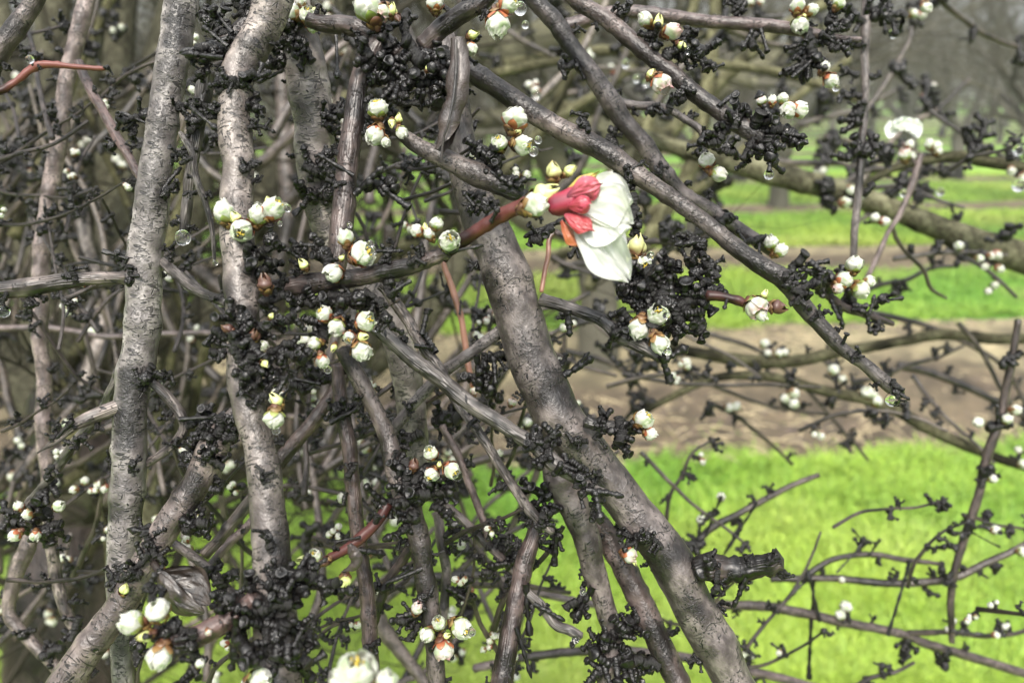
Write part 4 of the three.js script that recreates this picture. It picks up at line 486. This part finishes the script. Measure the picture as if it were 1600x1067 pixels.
branch('branch', 'grey knuckled branch below the small buds at lower left', M.ridged, 0.415, 0.42, [72, 800, 16, 78, 830, 18, 83, 876, 18, 92, 926, 18, 106, 965, 17, 119, 990, 14, 128, 1030, 12], { tint: [1.6, 1.5, 1.45], s: [[115, 980, 40, 230, 6], [70, 915, 26, 190, 3], [120, 940, 26, 0, 3]] });
branch('branch', 'grey-brown crooked branch behind the hanging husk', M.mauve, 0.36, 0.35, [262, 840, 12, 280, 855, 13, 304, 873, 15, 330, 897, 16, 354, 926, 18, 380, 940, 20], { s: [[320, 900, 36, 60, 5], [345, 920, 44, 250, 6], [360, 900, 36, 20, 5]] });
branch('twig', 'grey twig rising to the right between the knotted and the pinkish branch', M.ridged, 0.365, 0.37, [318, 868, 18, 340, 845, 18, 366, 812, 19, 388, 785, 20, 415, 750, 18], { tint: [1.3, 1.2, 1.1] });
branch('twig', 'dull pink twig behind it running the same way', M.mauve, 0.40, 0.41, [322, 890, 13, 350, 858, 14, 384, 825, 14, 410, 795, 13], { tint: [1.3, 1.15, 1.15] });
branch('branch', 'dark diagonal branch from the bud cluster down left to the pinkish branch', M.brown, 0.385, 0.375, [548, 575, 18, 518, 614, 20, 484, 661, 22, 451, 702, 23, 420, 745, 22], { tint: [1.3, 1.25, 1.2], s: [[500, 590, 44, 160, 6], [470, 600, 40, 200, 5], [480, 580, 40, 100, 5]], k: [[498, 600, 460, 590, 13], [505, 588, 475, 615, 13]] });
branch('branch', 'blurred grey branch leaning in the bottom gap left of the drooping branch', M.mauve, 0.55, 0.54, [560, 905, 26, 589, 963, 28, 609, 994, 26, 632, 1025, 20, 660, 1062, 18, 680, 1095, 18], { tint: [1.1, 1.05, 1.0] });
branch('twig', 'blurred brown twig crossing level above the bottom grass', M.mauve, 0.52, 0.52, [575, 960, 16, 609, 930, 17, 643, 908, 17, 703, 900, 14, 771, 902, 13, 830, 923, 12, 901, 940, 12, 960, 950, 11], { auto: 4, size: 22, tint: [0.9, 0.85, 0.85] });
branch('twig', 'blurred brown twig crossing the whole bottom edge of the grass', M.mauve, 0.55, 0.58, [740, 1045, 13, 813, 1028, 14, 867, 1021, 14, 945, 1017, 14, 1063, 1025, 14, 1171, 1048, 14, 1260, 1070, 13, 1330, 1090, 13], { auto: 4, size: 20, tint: [0.85, 0.78, 0.78] });
branch('branch', 'long blurred dark twig sloping across the lower right grass', M.mauve, 0.60, 0.62, [1085, 930, 13, 1117, 943, 14, 1198, 947, 15, 1294, 967, 15, 1389, 987, 14, 1477, 1014, 14, 1600, 1052, 14, 1650, 1066, 13], { tint: [0.62, 0.58, 0.56], s: [[1420, 1010, 40, 270, 5], [1480, 1030, 40, 270, 5], [1325, 965, 24, 90, 3]], k: [[1280, 965, 1262, 890, 11], [1268, 975, 1262, 1060, 13], [1390, 985, 1422, 880, 10]], auto: 8, size: 18, bud: 0.2, bsize: 16 });
branch('twig', 'dark grass-crossing twig with an arched side shoot at the right', M.mauve, 0.62, 0.60, [1205, 905, 10, 1240, 904, 11, 1301, 904, 11, 1416, 912, 12, 1493, 902, 13, 1544, 879, 11, 1600, 853, 10, 1640, 835, 9], { tint: [0.5, 0.47, 0.44], auto: 10, size: 22, k: [[1262, 905, 1216, 950, 12], [1272, 910, 1270, 955, 11]], b: [[1316, 906, 14, 60, 'f'], [1598, 862, 18, 0, 'f']] });
branch('twig', 'arched dark shoot standing above the grass at the right', M.mauve, 0.61, 0.61, [1255, 905, 10, 1266, 896, 10, 1298, 876, 9, 1330, 868, 9, 1362, 866, 9, 1423, 876, 9, 1476, 882, 6], { tint: [0.5, 0.47, 0.44], k: [[1335, 868, 1352, 842, 9], [1352, 850, 1332, 826, 7], [1360, 866, 1376, 842, 8], [1432, 878, 1446, 860, 7], [1420, 878, 1414, 910, 9], [1330, 870, 1308, 895, 6]], s: [[1348, 850, 26, 60, 4], [1370, 874, 18, 270, 3]] });
branch('twig', 'dark twig hanging down the right side over the grass', M.mauve, 0.58, 0.60, [1592, 500, 10, 1586, 540, 11, 1574, 603, 13, 1564, 653, 14, 1549, 701, 15, 1543, 720, 14, 1530, 770, 13, 1514, 822, 13, 1493, 889, 12, 1487, 936, 11, 1488, 1004, 9], { tint: [0.62, 0.56, 0.52], s: [[1540, 745, 36, 90, 6], [1560, 660, 44, 20, 6], [1545, 740, 24, 0, 3], [1515, 832, 34, 60, 5], [1545, 825, 30, 10, 5], [1485, 855, 28, 190, 4], [1580, 560, 40, 200, 5], [1488, 905, 26, 270, 3]], k: [[1490, 985, 1540, 992, 9], [1520, 832, 1562, 855, 6]], b: [[1552, 748, 16, 30, 'f'], [1556, 828, 20, 20, 'f'], [1575, 655, 18, 60, 'f'], [1557, 992, 14, 0, 'f'], [1530, 660, 22, 200, 'f'], [1588, 640, 20, 0, 'f']] });
branch('twig', 'blurred twig with black shoots rising out of the grass right of centre', M.mauve, 0.6, 0.62, [1080, 860, 12, 1110, 826, 12, 1150, 805, 11, 1200, 778, 10, 1245, 755, 9, 1280, 742, 8], { tint: [0.5, 0.47, 0.42], auto: 5, size: 22, k: [[1105, 830, 1128, 775, 9], [1090, 845, 1098, 800, 11], [1180, 790, 1135, 862, 9]], b: [[1096, 812, 24, 90, 'f'], [1127, 776, 16, 90, 'f']], s: [[1085, 855, 40, 200, 5]] });
branch('branch', 'mossy blurred limb sloping across the straw strip at the right', M.moss, 0.82, 0.85, [985, 530, 18, 1050, 543, 18, 1093, 552, 18, 1171, 564, 22, 1230, 564, 20, 1267, 559, 19, 1335, 546, 18, 1402, 533, 16, 1470, 523, 18, 1537, 529, 18, 1620, 528, 16], { tint: [0.62, 0.62, 0.55], auto: 8, size: 24, bud: 0.25, bsize: 18 });
branch('branch', 'lower blurred limb sloping down right over the soil strip', M.moss, 0.78, 0.76, [1010, 640, 10, 1120, 590, 13, 1210, 590, 15, 1294, 614, 17, 1352, 625, 18, 1402, 643, 19, 1453, 671, 18, 1503, 692, 17, 1557, 714, 15, 1620, 735, 14], { tint: [0.75, 0.75, 0.66], auto: 8, size: 24, bud: 0.3, bsize: 18 });
branch('branch', 'thick moss-grey limb drooping to the right edge above the grass strips', M.moss, 0.88, 0.80, [960, 205, 22, 1009, 217, 25, 1087, 237, 27, 1150, 255, 32, 1217, 273, 37, 1284, 290, 37, 1352, 311, 34, 1419, 334, 34, 1480, 358, 38, 1525, 378, 46, 1571, 394, 50, 1640, 415, 50], { radial: 18, tint: [0.95, 0.96, 0.9], auto: 4, size: 26, s: [[1570, 370, 50, 80, 4], [1290, 300, 50, 250, 6]] });
branch('branch', 'dark mossy twig entering level from the right edge', M.moss, 0.72, 0.70, [1640, 268, 20, 1600, 261, 19, 1537, 250, 19, 1493, 245, 19, 1453, 250, 15, 1396, 263, 11, 1348, 290, 10, 1310, 305, 8], { tint: [0.5, 0.5, 0.44], auto: 9, size: 22, bud: 0.5, bsize: 18, s: [[1385, 245, 44, 100, 6], [1525, 220, 50, 80, 6], [1535, 205, 40, 80, 4], [1410, 285, 44, 250, 6]] });
branch('twig', 'pale grey twig bending down from the blurred white blossom', M.mauve, 0.62, 0.62, [1440, 240, 8, 1436, 257, 10, 1423, 298, 10, 1406, 337, 9, 1389, 361, 8, 1369, 407, 9, 1352, 440, 8], { tint: [1.3, 1.15, 1.15], stain: 0.2, s: [[1372, 345, 26, 190, 4]], b: [[1368, 340, 22, 110, 'f'], [1383, 346, 24, 0, 'f'], [1415, 240, 26, 100, 'p'], [1422, 226, 22, 60, 'f']] });
branch('twig', 'fine dark twig curving out over the bright grass strip', M.mauve, 0.62, 0.66, [1395, 350, 6, 1399, 367, 7, 1416, 394, 6, 1443, 421, 6, 1456, 451, 6, 1480, 466, 4], { tint: [0.5, 0.46, 0.4] });
branch('twig', 'short black spurred twig lying over the grass right of the long branch', M.mauve, 0.43, 0.44, [1285, 455, 14, 1320, 480, 13, 1350, 490, 12, 1380, 500, 10, 1396, 506, 8], { tint: [0.45, 0.4, 0.4], k: [[1355, 490, 1362, 518, 14], [1360, 488, 1368, 462, 12], [1380, 470, 1412, 466, 11], [1300, 470, 1310, 500, 14], [1312, 480, 1318, 512, 13]], s: [[1375, 470, 34, 20, 5], [1300, 445, 50, 20, 7], [1330, 470, 40, 270, 6]] });
branch('twig', 'thin dark twig crossing the hazy trees in the top right corner', M.mauve, 1.0, 1.1, [1455, -20, 10, 1475, 5, 9, 1500, 25, 8, 1530, 48, 8, 1565, 65, 7, 1620, 80, 6], { tint: [0.6, 0.58, 0.5], auto: 4, size: 30 });
branch('twig', 'level mauve twig far behind the left branches', M.mauve, 0.62, 0.66, [-20, 512, 10, 84, 513, 10, 162, 526, 9, 260, 522, 9, 345, 522, 9, 430, 535, 8], { tint: [0.9, 0.8, 0.8] });
branch('branch', 'pale blurred forked limb between the mauve and the flecked branch', M.mauve, 0.95, 0.9, [120, 300, 20, 145, 450, 30, 160, 505, 26, 152, 545, 24, 138, 580, 22, 128, 640, 18], { tint: [2.0, 2.0, 1.9], stain: 0.1 });
branch('branch', 'broad grey limb lost behind the two pale upright branches', M.moss, 0.9, 0.95, [235, 560, 30, 240, 650, 34, 232, 760, 34, 245, 860, 30], { tint: [1.3, 1.3, 1.25], stain: 0.3 });

/* ------------------------------------------------------------------ the open blossom */
function petalSheet(len, w, seed, cupd, curl, c0, c1, notch = 0.08) {      // along +y, facing +z
  const nz = seed * 7.3;
  return shell((u, v) => {
    const s = 2 * u - 1, half = w * 0.5 * (0.12 + 0.98 * Math.sin(Math.PI * Math.min(1, v * 0.62 + 0.02)) ** 1.1) * (v > 0.6 ? Math.sqrt(Math.max(0, 1 - ((v - 0.6) / 0.408) ** 2)) : 1), rip = 0.13 * fbm(u * 2.2 + nz, v * 2.2, 1, 2) + 0.045 * fbm(u * 9 + nz, v * 5, 2, 2) + 0.05 * Math.abs(s) * Math.sin(v * 13 + nz + s * 3) * v;
    const y = len * (v * (1 - 0.06 * s * s) - notch * Math.exp(-((s / 0.22) ** 2)) * clamp((v - 0.85) / 0.15)), x = s * half * (1 + 0.1 * noise(v * 4, nz, s));
    return [x, y, len * (cupd * s * s * (0.3 + 0.7 * v) + curl * v * v + rip * (0.3 + v) - 0.012 * Math.cos(s * 14) * v)];
  }, 40, 34, (u, v) => lerp3(c0, c1, clamp(v * 2.6 + 0.2 * noise(u * 9, v * 2, nz))).map((c, i) => c * (1 - [0.16, 0.13, 0.2][i] * clamp(Math.cos((2 * u - 1) * 26 + 2.2 * noise(u * 5, v * 5, nz))) ** 4 * (1 - 0.5 * v) * (c0[1] < 0.2 ? 3.2 : 1) - [0.06, 0.06, 0.12][i] * clamp(2 * noise(u * 4, v * 4, nz + 3)))));
}
function facing(o, deg, tilt, lean) {                            // +y along the screen heading, +z towards the viewer, leaned about +y
  const y = heading(deg, tilt), x = y.clone().cross(AN).normalize(), z = x.clone().cross(y).normalize(); o.quaternion.setFromRotationMatrix(new THREE.Matrix4().makeBasis(x, y, z)); o.rotateY(lean * Math.PI / 180); return o;
}
{
  const d = 0.266, q = d / F, p = (x, y, dz = 0) => at(x, y, d + dz), base = p(866, 322), g = thing('blossom', 'half-open white blossom with red sepals at the tip of the red shoot', 'flower', base);
  const PK = [0.23, 0.010, 0.030], PL = [0.33, 0.038, 0.075], OR = [0.30, 0.045, 0.03], YE = [0.50, 0.38, 0.09];
  const cupg = turned([[0, 0.2], [0.1, 0.34], [0.3, 0.42], [0.6, 0.44], [0.85, 0.5], [1, 0.52], [0.9, 0.42], [0.6, 0.3], [0.5, 0.01]], { radial: 18, rough: 0.07, colour: (y, a) => lerp3([0.12, 0.006, 0.02], [0.27, 0.02, 0.045], clamp(y + 0.4 * Math.sin(a * 5))) });
  const c = part('cup', cupg, M.scale, g); aim(c, heading(12, 8)); c.scale.set(42 * q, 44 * q, 42 * q); c.position.copy(p(856, 323)).sub(base);
  for (const [x, y, deg, tilt, lean, len, w, c0, c1, dz] of [[880, 304, 33, 10, -10, 60, 20, PL, YE, -0.002], [886, 308, 17, 22, 15, 54, 34, [0.10, 0.008, 0.025], [0.36, 0.06, 0.09], -0.005], [886, 322, 2, 34, 0, 38, 24, PK, [0.30, 0.028, 0.05], -0.006], [882, 334, -30, 22, -12, 50, 26, PK, [0.30, 0.028, 0.035], -0.005], [878, 344, -55, 8, -25, 48, 20, OR, [0.38, 0.11, 0.045], -0.002]]) {
    const m = part('sepal', petalSheet(len * q, w * q * 1.15, x + y, -0.16, -0.1, c0, c1, -0.12), M.scale, g); facing(m, deg, tilt, lean); m.position.copy(p(x, y, dz)).sub(base);
  }
  const W1 = [0.62, 0.63, 0.60];
  for (const [x, y, deg, tilt, lean, len, w, cp, cl, dz] of [[890, 316, 4, 8, -16, 100, 92, 0.16, -0.14, 0.001], [890, 322, -20, 18, 6, 104, 92, 0.2, -0.18, -0.001], [892, 326, -53, 10, 12, 146, 66, 0.18, -0.1, -0.001], [890, 322, -40, -10, -8, 118, 74, -0.14, 0.1, 0.005], [888, 318, -8, -14, 10, 100, 88, -0.14, 0.1, 0.007]]) {
    const m = part('petal', petalSheet(len * q, w * q, x * 3 + y + deg, cp, cl, [0.50, 0.33, 0.32], W1), M.petal, g); facing(m, deg, tilt, lean); m.position.copy(p(x, y, dz)).sub(base);
  }
}
{                                                                // the far blossom, a white blur
  const d = 0.62, q = d / F, base = at(1410, 212, d), g = thing('blossom', 'blurred wide-open white blossom on the pale bent twig at the upper right', 'flower', base);
  range(8).forEach(k => { const m = part('petal', petalSheet(22 * q, 26 * q, k + 40, 0.12, -0.1, [0.52, 0.52, 0.49], [0.58, 0.60, 0.57]), M.scale, g); facing(m, 4 + (k % 5) * 43 + (k > 4 ? 20 : 0), 10 + 22 * (k % 2), 0); m.position.copy(at(1411 + ((k % 5) - 2) * -4, 204, d - 0.001 * k)).sub(base); });
  const s = part('stalk', limb(new Acc(), [[at(1411, 222, d).sub(base), 3 * q], [at(1418, 240, d).sub(base), 3 * q], [at(1434, 258, d).sub(base), 3 * q]], { radial: 8, step: 0.003 }).build(), M.brown, g);
}

/* ------------------------------------------------------------------ dead leaves and a husk caught among the branches */
function deadLeaf(name, label, category, d, path, mat = M.dead) {             // a withered leaf rolled along its length
  const P = path.map(([x, y]) => at(x, y, d)), base = P[0], g = thing(name, label, category, base), curve = new THREE.CatmullRomCurve3(P.map(p => p.clone().sub(base))), acc = new Acc(), rows = [], n = 40, m = 16;
  for (let i = 0; i <= n; i++) {
    const t = i / n, c = curve.getPoint(t), T = curve.getTangent(t), X = T.clone().cross(AN).normalize(), Z = X.clone().cross(T), k = t * (path.length - 1), a = Math.min(path.length - 2, Math.floor(k)), w = mix(path[a][2], path[a + 1][2], sm(k - a)) * d / F / 2, row = [];
    for (let j = 0; j <= m; j++) { const s = j / m, ph = (s - 0.5) * (4.4 - 1.2 * Math.sin(t * 7)) + t * 2.2, rr = w * (0.75 + 0.25 * fbm(s * 4, t * 9, d * 90) + 0.35 * Math.abs(s - 0.5)); const p = c.clone().addScaledVector(X, Math.sin(ph) * rr).addScaledVector(Z, Math.cos(ph) * rr * 0.8), q = 0.55 + 0.9 * clamp(0.5 + fbm(s * 5, t * 8, 3)); row.push(acc.v(p.x, p.y, p.z, s * 2, t * 6, [q * 1.05, q * 0.95, q * 0.95])); }
    rows.push(row); if (i) for (let j = 0; j < m; j++) acc.quad(rows[i - 1][j], rows[i - 1][j + 1], rows[i][j + 1], rows[i][j]);
  }
  part('blade', acc.build(), mat, g);
  return g;
}
{
  const g = deadLeaf('dead_leaf', 'long withered brown leaf hanging twisted in front of the top of the long branch', 'dead leaf', 0.312, [[716, 60, 26], [718, 90, 34], [716, 130, 46], [712, 160, 40], [700, 188, 40], [696, 214, 30], [688, 236, 18]]);
  const r = part('rib', limb(new Acc(), [[at(712, 62, 0.306), 0.0006], [at(712, 120, 0.306), 0.0006], [at(701, 190, 0.306), 0.0005], [at(693, 215, 0.307), 0.0005], [at(690, 250, 0.308), 0.0004]].map(([p, w]) => [p.sub(g.position), w]), { radial: 8, step: 0.002 }).build(), M.dead, g);
  const h = deadLeaf('dead_leaf', 'small curled grey leaf scrap under the blossom twig beside the wet bud cluster', 'dead leaf', 0.302, [[560, 458, 8], [566, 470, 26], [570, 486, 24], [580, 500, 8]]);
  deadLeaf('dead_leaf', 'brown leathery scrap hanging at the left of the wet bud cluster', 'dead leaf', 0.30, [[492, 532, 10], [482, 545, 24], [472, 560, 24], [462, 580, 6]]);
  deadLeaf('dead_leaf', 'dark folded leaf scrap hanging below the yellow-green bud tuft', 'dead leaf', 0.30, [[545, 850, 8], [552, 862, 24], [556, 880, 22], [534, 895, 6]]);
}
{
  const d = 0.302, q = d / F, base = at(250, 888, d), g = thing('husk', 'wrinkled black dried nut husk hanging under the knotted branch at lower left', 'husk', base);
  for (const [k, rot] of [[0, 0.45], [1, -0.45]]) {              // two valves, gaping along the seam
    const geo = shell((u, v) => { const a = (u - 0.5) * 3.0, w = 0.30 * Math.sin(Math.PI * clamp(v * 0.96 + 0.03)) ** 0.7 * (1 - 0.25 * v) * (1 + 0.13 * noise(u * 9 + k * 4, v * 4, 2) + 0.1 * noise(u * 22, v * 9, k)); return [Math.sin(a) * w + 0.16 * Math.sin(v * 2.6), v, Math.cos(a) * w * 0.7]; }, 24, 28, (u, v) => { const c = 0.35 + 1.1 * clamp(0.4 + fbm(u * 8, v * 9, k + 3)); return [c, c * 0.97, c * 0.88]; });
    const m = part('valve', geo, M.dead, g); facing(m, -32, 10, 0); m.rotateY(k ? Math.PI - 0.35 : 0.35); m.scale.setScalar(96 * q); m.position.copy(at(248, 896, d)).sub(base);
  }
  part('stalk', limb(new Acc(), [[at(240, 880, d + 0.004).sub(base), 0.0015], [at(252, 898, d).sub(base), 0.0018]], { radial: 8, step: 0.001 }).build(), M.dead, g);
}

/* ------------------------------------------------------------------ rain drops */
const dropGeo = (() => { const pr = []; for (let i = 0; i <= 22; i++) { const t = i / 22, a = t * Math.PI; pr.push(new THREE.Vector2(Math.max(0.0001, 0.5 * Math.sin(a) * (t < 0.5 ? 1 : 1 - 0.22 * Math.sin((t - 0.5) * Math.PI) * (t - 0.5))), -0.5 * Math.cos(a) * (t > 0.5 ? 1.18 : 1))); } return new THREE.LatheGeometry(pr, 24); })();
for (const [x, y, s, d, label] of [
  [285, 372, 24, 0.318, 'big water drop at the foot of the black branch left of the pinkish one'], [336, 411, 9, 0.31, 'small water drop at the end of the broken grey stalk'], [4, 487, 20, 0.314, 'water drop under the peeling branch at the left edge'], [46, 93, 12, 0.29, 'water drop on the black node of the bright red shoot'],
  [527, 117, 14, 0.35, 'water drop at the end of the short black peg below the top branch'], [834, 237, 15, 0.312, 'round water drop hanging under the bud trio right of the dead leaf'], [841, 219, 12, 0.312, 'water drop on the right side of the bud trio beside the dead leaf'], [813, 14, 20, 0.315, 'water drop at the top edge beside the hanging top bud'], [821, 39, 12, 0.32, 'small water drop just below the one at the top edge'],
  [978, 341, 10, 0.272, 'tiny water drop on the right rim of the white blossom'], [1017, 400, 13, 0.305, 'water drop on the green-hearted bud beside the blossom'], [1042, 493, 13, 0.303, 'water drop on the rim of the ring-shaped bud in the spur mass'], [1043, 549, 14, 0.303, 'water drop on the lowest bud of the spur mass'], [1395, 625, 22, 0.316, 'water drop under the black tip of the long branch'], [1040, 141, 13, 0.35, 'water drop under the pinkish bud of the upper budded branch'], [1075, 79, 12, 0.35, 'water drop on the little yellow bud of the upper budded branch'],
  [1307, 137, 12, 0.40, 'water drop at the lowest bud of the upper right tuft'], [1202, 273, 16, 0.345, 'water drop under the black budded tip at the upper right'], [587, 511, 15, 0.296, 'water drop on the right end of the wet bud cluster'], [512, 578, 12, 0.299, 'water drop under the lowest bud of the wet bud cluster'], [572, 549, 9, 0.298, 'small water drop on the lower right bud of the wet bud cluster'], [583, 392, 13, 0.294, 'water drop on the right bud of the trio above the blossom twig'], [579, 381, 11, 0.294, 'upper of two water drops on the right bud of the trio above the blossom twig'], [546, 352, 9, 0.296, 'tiny water drop on the tip of the tall white bud'],
  [431, 673, 13, 0.28, 'water drop under the hanging bud of the pinkish branch'], [714, 743, 17, 0.318, 'water drop on the right bud of the trio over the black burl'], [737, 988, 13, 0.312, 'water drop on the wide bud near the bottom of the drooping branch'], [899, 1000, 12, 0.338, 'water drop at the tip of the forked black twig'], [1015, 658, 9, 0.325, 'water drop on the bud beside the middle branch knot'], [449, 326, 12, 0.288, 'water drop on the right bud of the pinkish branch'], [425, 1052, 14, 0.256, 'water drop on the bud cut by the bottom edge'], [624, 800 - 600 + 10, 9, 0.318, 'water drop on the small buds above the slanting brown branch'], [911, 925, 11, 0.34, 'water drop left of the grey lower fork'], [437, 350, 8, 0.287, 'tiny water drop low on the right bud of the pinkish branch'],
  [1298, 314, 16, 0.85, 'blurred water drop under the thick moss-grey limb'], [1397, 52, 16, 0.5, 'blurred water drop beside the straight hanging twig'], [1412, 302, 12, 0.62, 'blurred water drop on the pale bent twig'], [1470, 300, 13, 0.7, 'blurred water drop below the level mossy twig'], [978, 100, 13, 0.7, 'left one of three blurred water drops among the pale limbs at the top'], [995, 124, 12, 0.72, 'middle one of three blurred water drops among the pale limbs at the top'], [1010, 130, 12, 0.72, 'right one of three blurred water drops among the pale limbs at the top'], [838, 148, 14, 0.8, 'blurred water drop above the long brown branch near its start'], [1593, 290, 20, 0.6, 'blurred water drop at the right edge above the thick mossy limb'], [1592, 235, 16, 0.6, 'blurred water drop at the right edge beside the level mossy twig'],
]) { const m = mesh(numbered('water_drop'), dropGeo, M.water, scene); m.position.copy(at(x, y, d)); m.scale.setScalar(s * d / F); tag(m, label, 'water drop', 'rain drops hanging on the branches'); }

/* ------------------------------------------------------------------ the tangle behind: thin twigs with black spurs and pale buds, out of focus */
function tangle(n, seed, area, depth, steep, width, label, group, o = {}) {
  const r = rng(seed); let first = null;
  for (let k = 0; k < n; k++) {
    const x0 = mix(area[0], area[2], r()), y0 = mix(area[1], area[3], r()), a = (steep + (r() - 0.5) * (o.spread ?? 90)) * Math.PI / 180, L = (o.length ?? 260) * (0.6 + 0.8 * r()), w = mix(width[0], width[1], r() * r()), d = mix(depth[0], depth[1], r()), bend = (r() - 0.5) * 0.9, pts = [], t0 = 0.75 + 0.8 * r();
    for (let i = 0; i <= 4; i++) { const t = i / 4 - 0.5, b = a + bend * t + (r() - 0.5) * 0.25; pts.push(x0 + Math.cos(b) * L * t, y0 - Math.sin(b) * L * t, w * (1.15 - 0.45 * (i / 4))); }
    const lean = ((a * 180 / Math.PI) % 180 + 180) % 180, look = (o.name ? 'blurred limb ' : w > width[0] + (width[1] - width[0]) * 0.35 ? 'stouter blurred twig ' : 'thin blurred twig ') + (lean < 25 || lean > 155 ? 'lying nearly level' : lean < 68 ? 'leaning right' : lean < 112 ? 'standing upright' : 'leaning left') + ' ';
    branch(o.name ?? 'background_twig', look + label, o.mat ?? M.mauve, d, d + (r() - 0.5) * 0.12, pts, { category: o.category ?? 'twig', group, tint: (o.tint ?? [0.75, 0.7, 0.66]).map(c => c * t0 * 0.8), auto: o.auto ?? 4, size: (o.size ?? 30), bud: (o.bud ?? 0.45) * 0.38, bsize: (o.bsize ?? 20) * 0.7, radial: 9, step: 0.006 });
  }
}
tangle(26, 1, [0, 0, 330, 420], [0.62, 1.15], 75, [7, 17], 'before the olive limbs at the upper left', 'blurred twigs at the upper left', { size: 30, auto: 4, bud: 0.25, tint: [0.8, 0.75, 0.62] });
tangle(28, 2, [0, 440, 400, 1000], [0.55, 1.1], 70, [7, 18], 'in the dark tangle at the lower left', 'blurred twigs at the lower left', { size: 30, auto: 4, bud: 0.55, tint: [0.9, 0.85, 0.75] });
tangle(18, 3, [400, 60, 760, 560], [0.55, 1.1], 85, [7, 20], 'between the upright branches above the centre', 'blurred twigs above the centre', { size: 30, auto: 4, bud: 0.4, tint: [0.95, 0.9, 0.85] });
tangle(26, 4, [430, 600, 860, 1067], [0.5, 0.9], 65, [7, 18], 'in the tangle below the centre', 'blurred twigs below the centre', { size: 30, auto: 4, bud: 0.7, bsize: 24 });
tangle(14, 5, [850, 20, 1420, 330], [0.75, 1.5], 20, [7, 18], 'among the pale limbs right of the dead leaf', 'blurred twigs at the top', { size: 34, auto: 4, bud: 0.35, spread: 120, tint: [0.85, 0.83, 0.72] });
tangle(13, 6, [900, 520, 1600, 680], [0.6, 1.0], -10, [6, 13], 'before the straw and soil strip', 'blurred twigs before the soil strip', { size: 20, auto: 4, bud: 0.4, tint: [0.6, 0.58, 0.5], spread: 110, length: 240 });
tangle(8, 7, [1180, 230, 1600, 440], [0.65, 0.9], 10, [6, 10], 'before the far grass strips at the right', 'blurred twigs before the far grass', { size: 20, auto: 5, bud: 0.5, tint: [0.5, 0.5, 0.44], spread: 130, length: 200 });
tangle(9, 8, [800, 330, 1130, 620], [0.55, 0.9], -30, [6, 13], 'behind the big black spur mass', 'blurred twigs behind the spur mass', { size: 32, auto: 4, bud: 0.2, tint: [0.6, 0.56, 0.5], spread: 120, length: 200 });

tangle(26, 21, [0, 420, 430, 1060], [0.37, 0.5], 70, [5, 11], 'close behind the pale branches at the lower left', 'thin dark twigs at the lower left', { size: 20, auto: 5, bud: 0.5, bsize: 18, tint: [0.5, 0.46, 0.44], spread: 130, length: 200 });
tangle(30, 22, [430, 480, 840, 1060], [0.37, 0.48], 60, [5, 11], 'close behind the drooping branches below the centre', 'thin dark twigs below the centre', { size: 20, auto: 5, bud: 0.5, bsize: 18, tint: [0.48, 0.44, 0.42], spread: 140, length: 200 });
tangle(18, 23, [0, 20, 340, 460], [0.38, 0.52], 60, [5, 10], 'close behind the pale branches at the upper left', 'thin dark twigs at the upper left', { size: 20, auto: 5, bud: 0.3, bsize: 16, tint: [0.45, 0.42, 0.4], spread: 140, length: 180 });
tangle(12, 24, [500, 150, 780, 480], [0.37, 0.48], 60, [5, 10], 'close behind the dark brown branch above the centre', 'thin dark twigs above the centre', { size: 20, auto: 4, bud: 0.4, bsize: 18, tint: [0.5, 0.46, 0.44], spread: 120, length: 180 });
tangle(12, 25, [1060, 720, 1600, 1060], [0.5, 0.62], 20, [5, 9], 'over the bright grass at the lower right', 'thin dark twigs over the lower right grass', { size: 18, auto: 5, bud: 0.25, bsize: 14, tint: [0.48, 0.44, 0.4], spread: 130, length: 170 });
tangle(9, 11, [700, 60, 1180, 330], [0.9, 1.6], 30, [16, 42], 'among the mossy limbs right of the dead leaf', 'blurred mossy limbs at the top', { mat: M.moss, auto: 2, size: 36, bud: 0.1, spread: 130, length: 480, tint: [1.1, 1.1, 0.95], name: 'background_branch', category: 'branch' });
tangle(10, 12, [380, 150, 760, 700], [0.8, 1.4], 80, [14, 36], 'behind the blossom twig in the middle tangle', 'blurred limbs in the middle', { mat: M.mauve, auto: 2, size: 34, bud: 0.2, spread: 80, length: 420, tint: [0.8, 0.76, 0.7], name: 'background_branch', category: 'branch' });
tangle(8, 13, [0, 100, 340, 1000], [0.8, 1.3], 80, [14, 34], 'behind the pale upright branches at the left', 'blurred limbs at the left', { mat: M.moss, auto: 2, size: 34, bud: 0.2, spread: 80, length: 420, tint: [0.9, 0.9, 0.7], name: 'background_branch', category: 'branch' });

scene.traverse(o => { if (o.isMesh) o.castShadow = o.receiveShadow = true; });
camera.far = 600; camera.updateProjectionMatrix();
renderer.render(scene, camera);
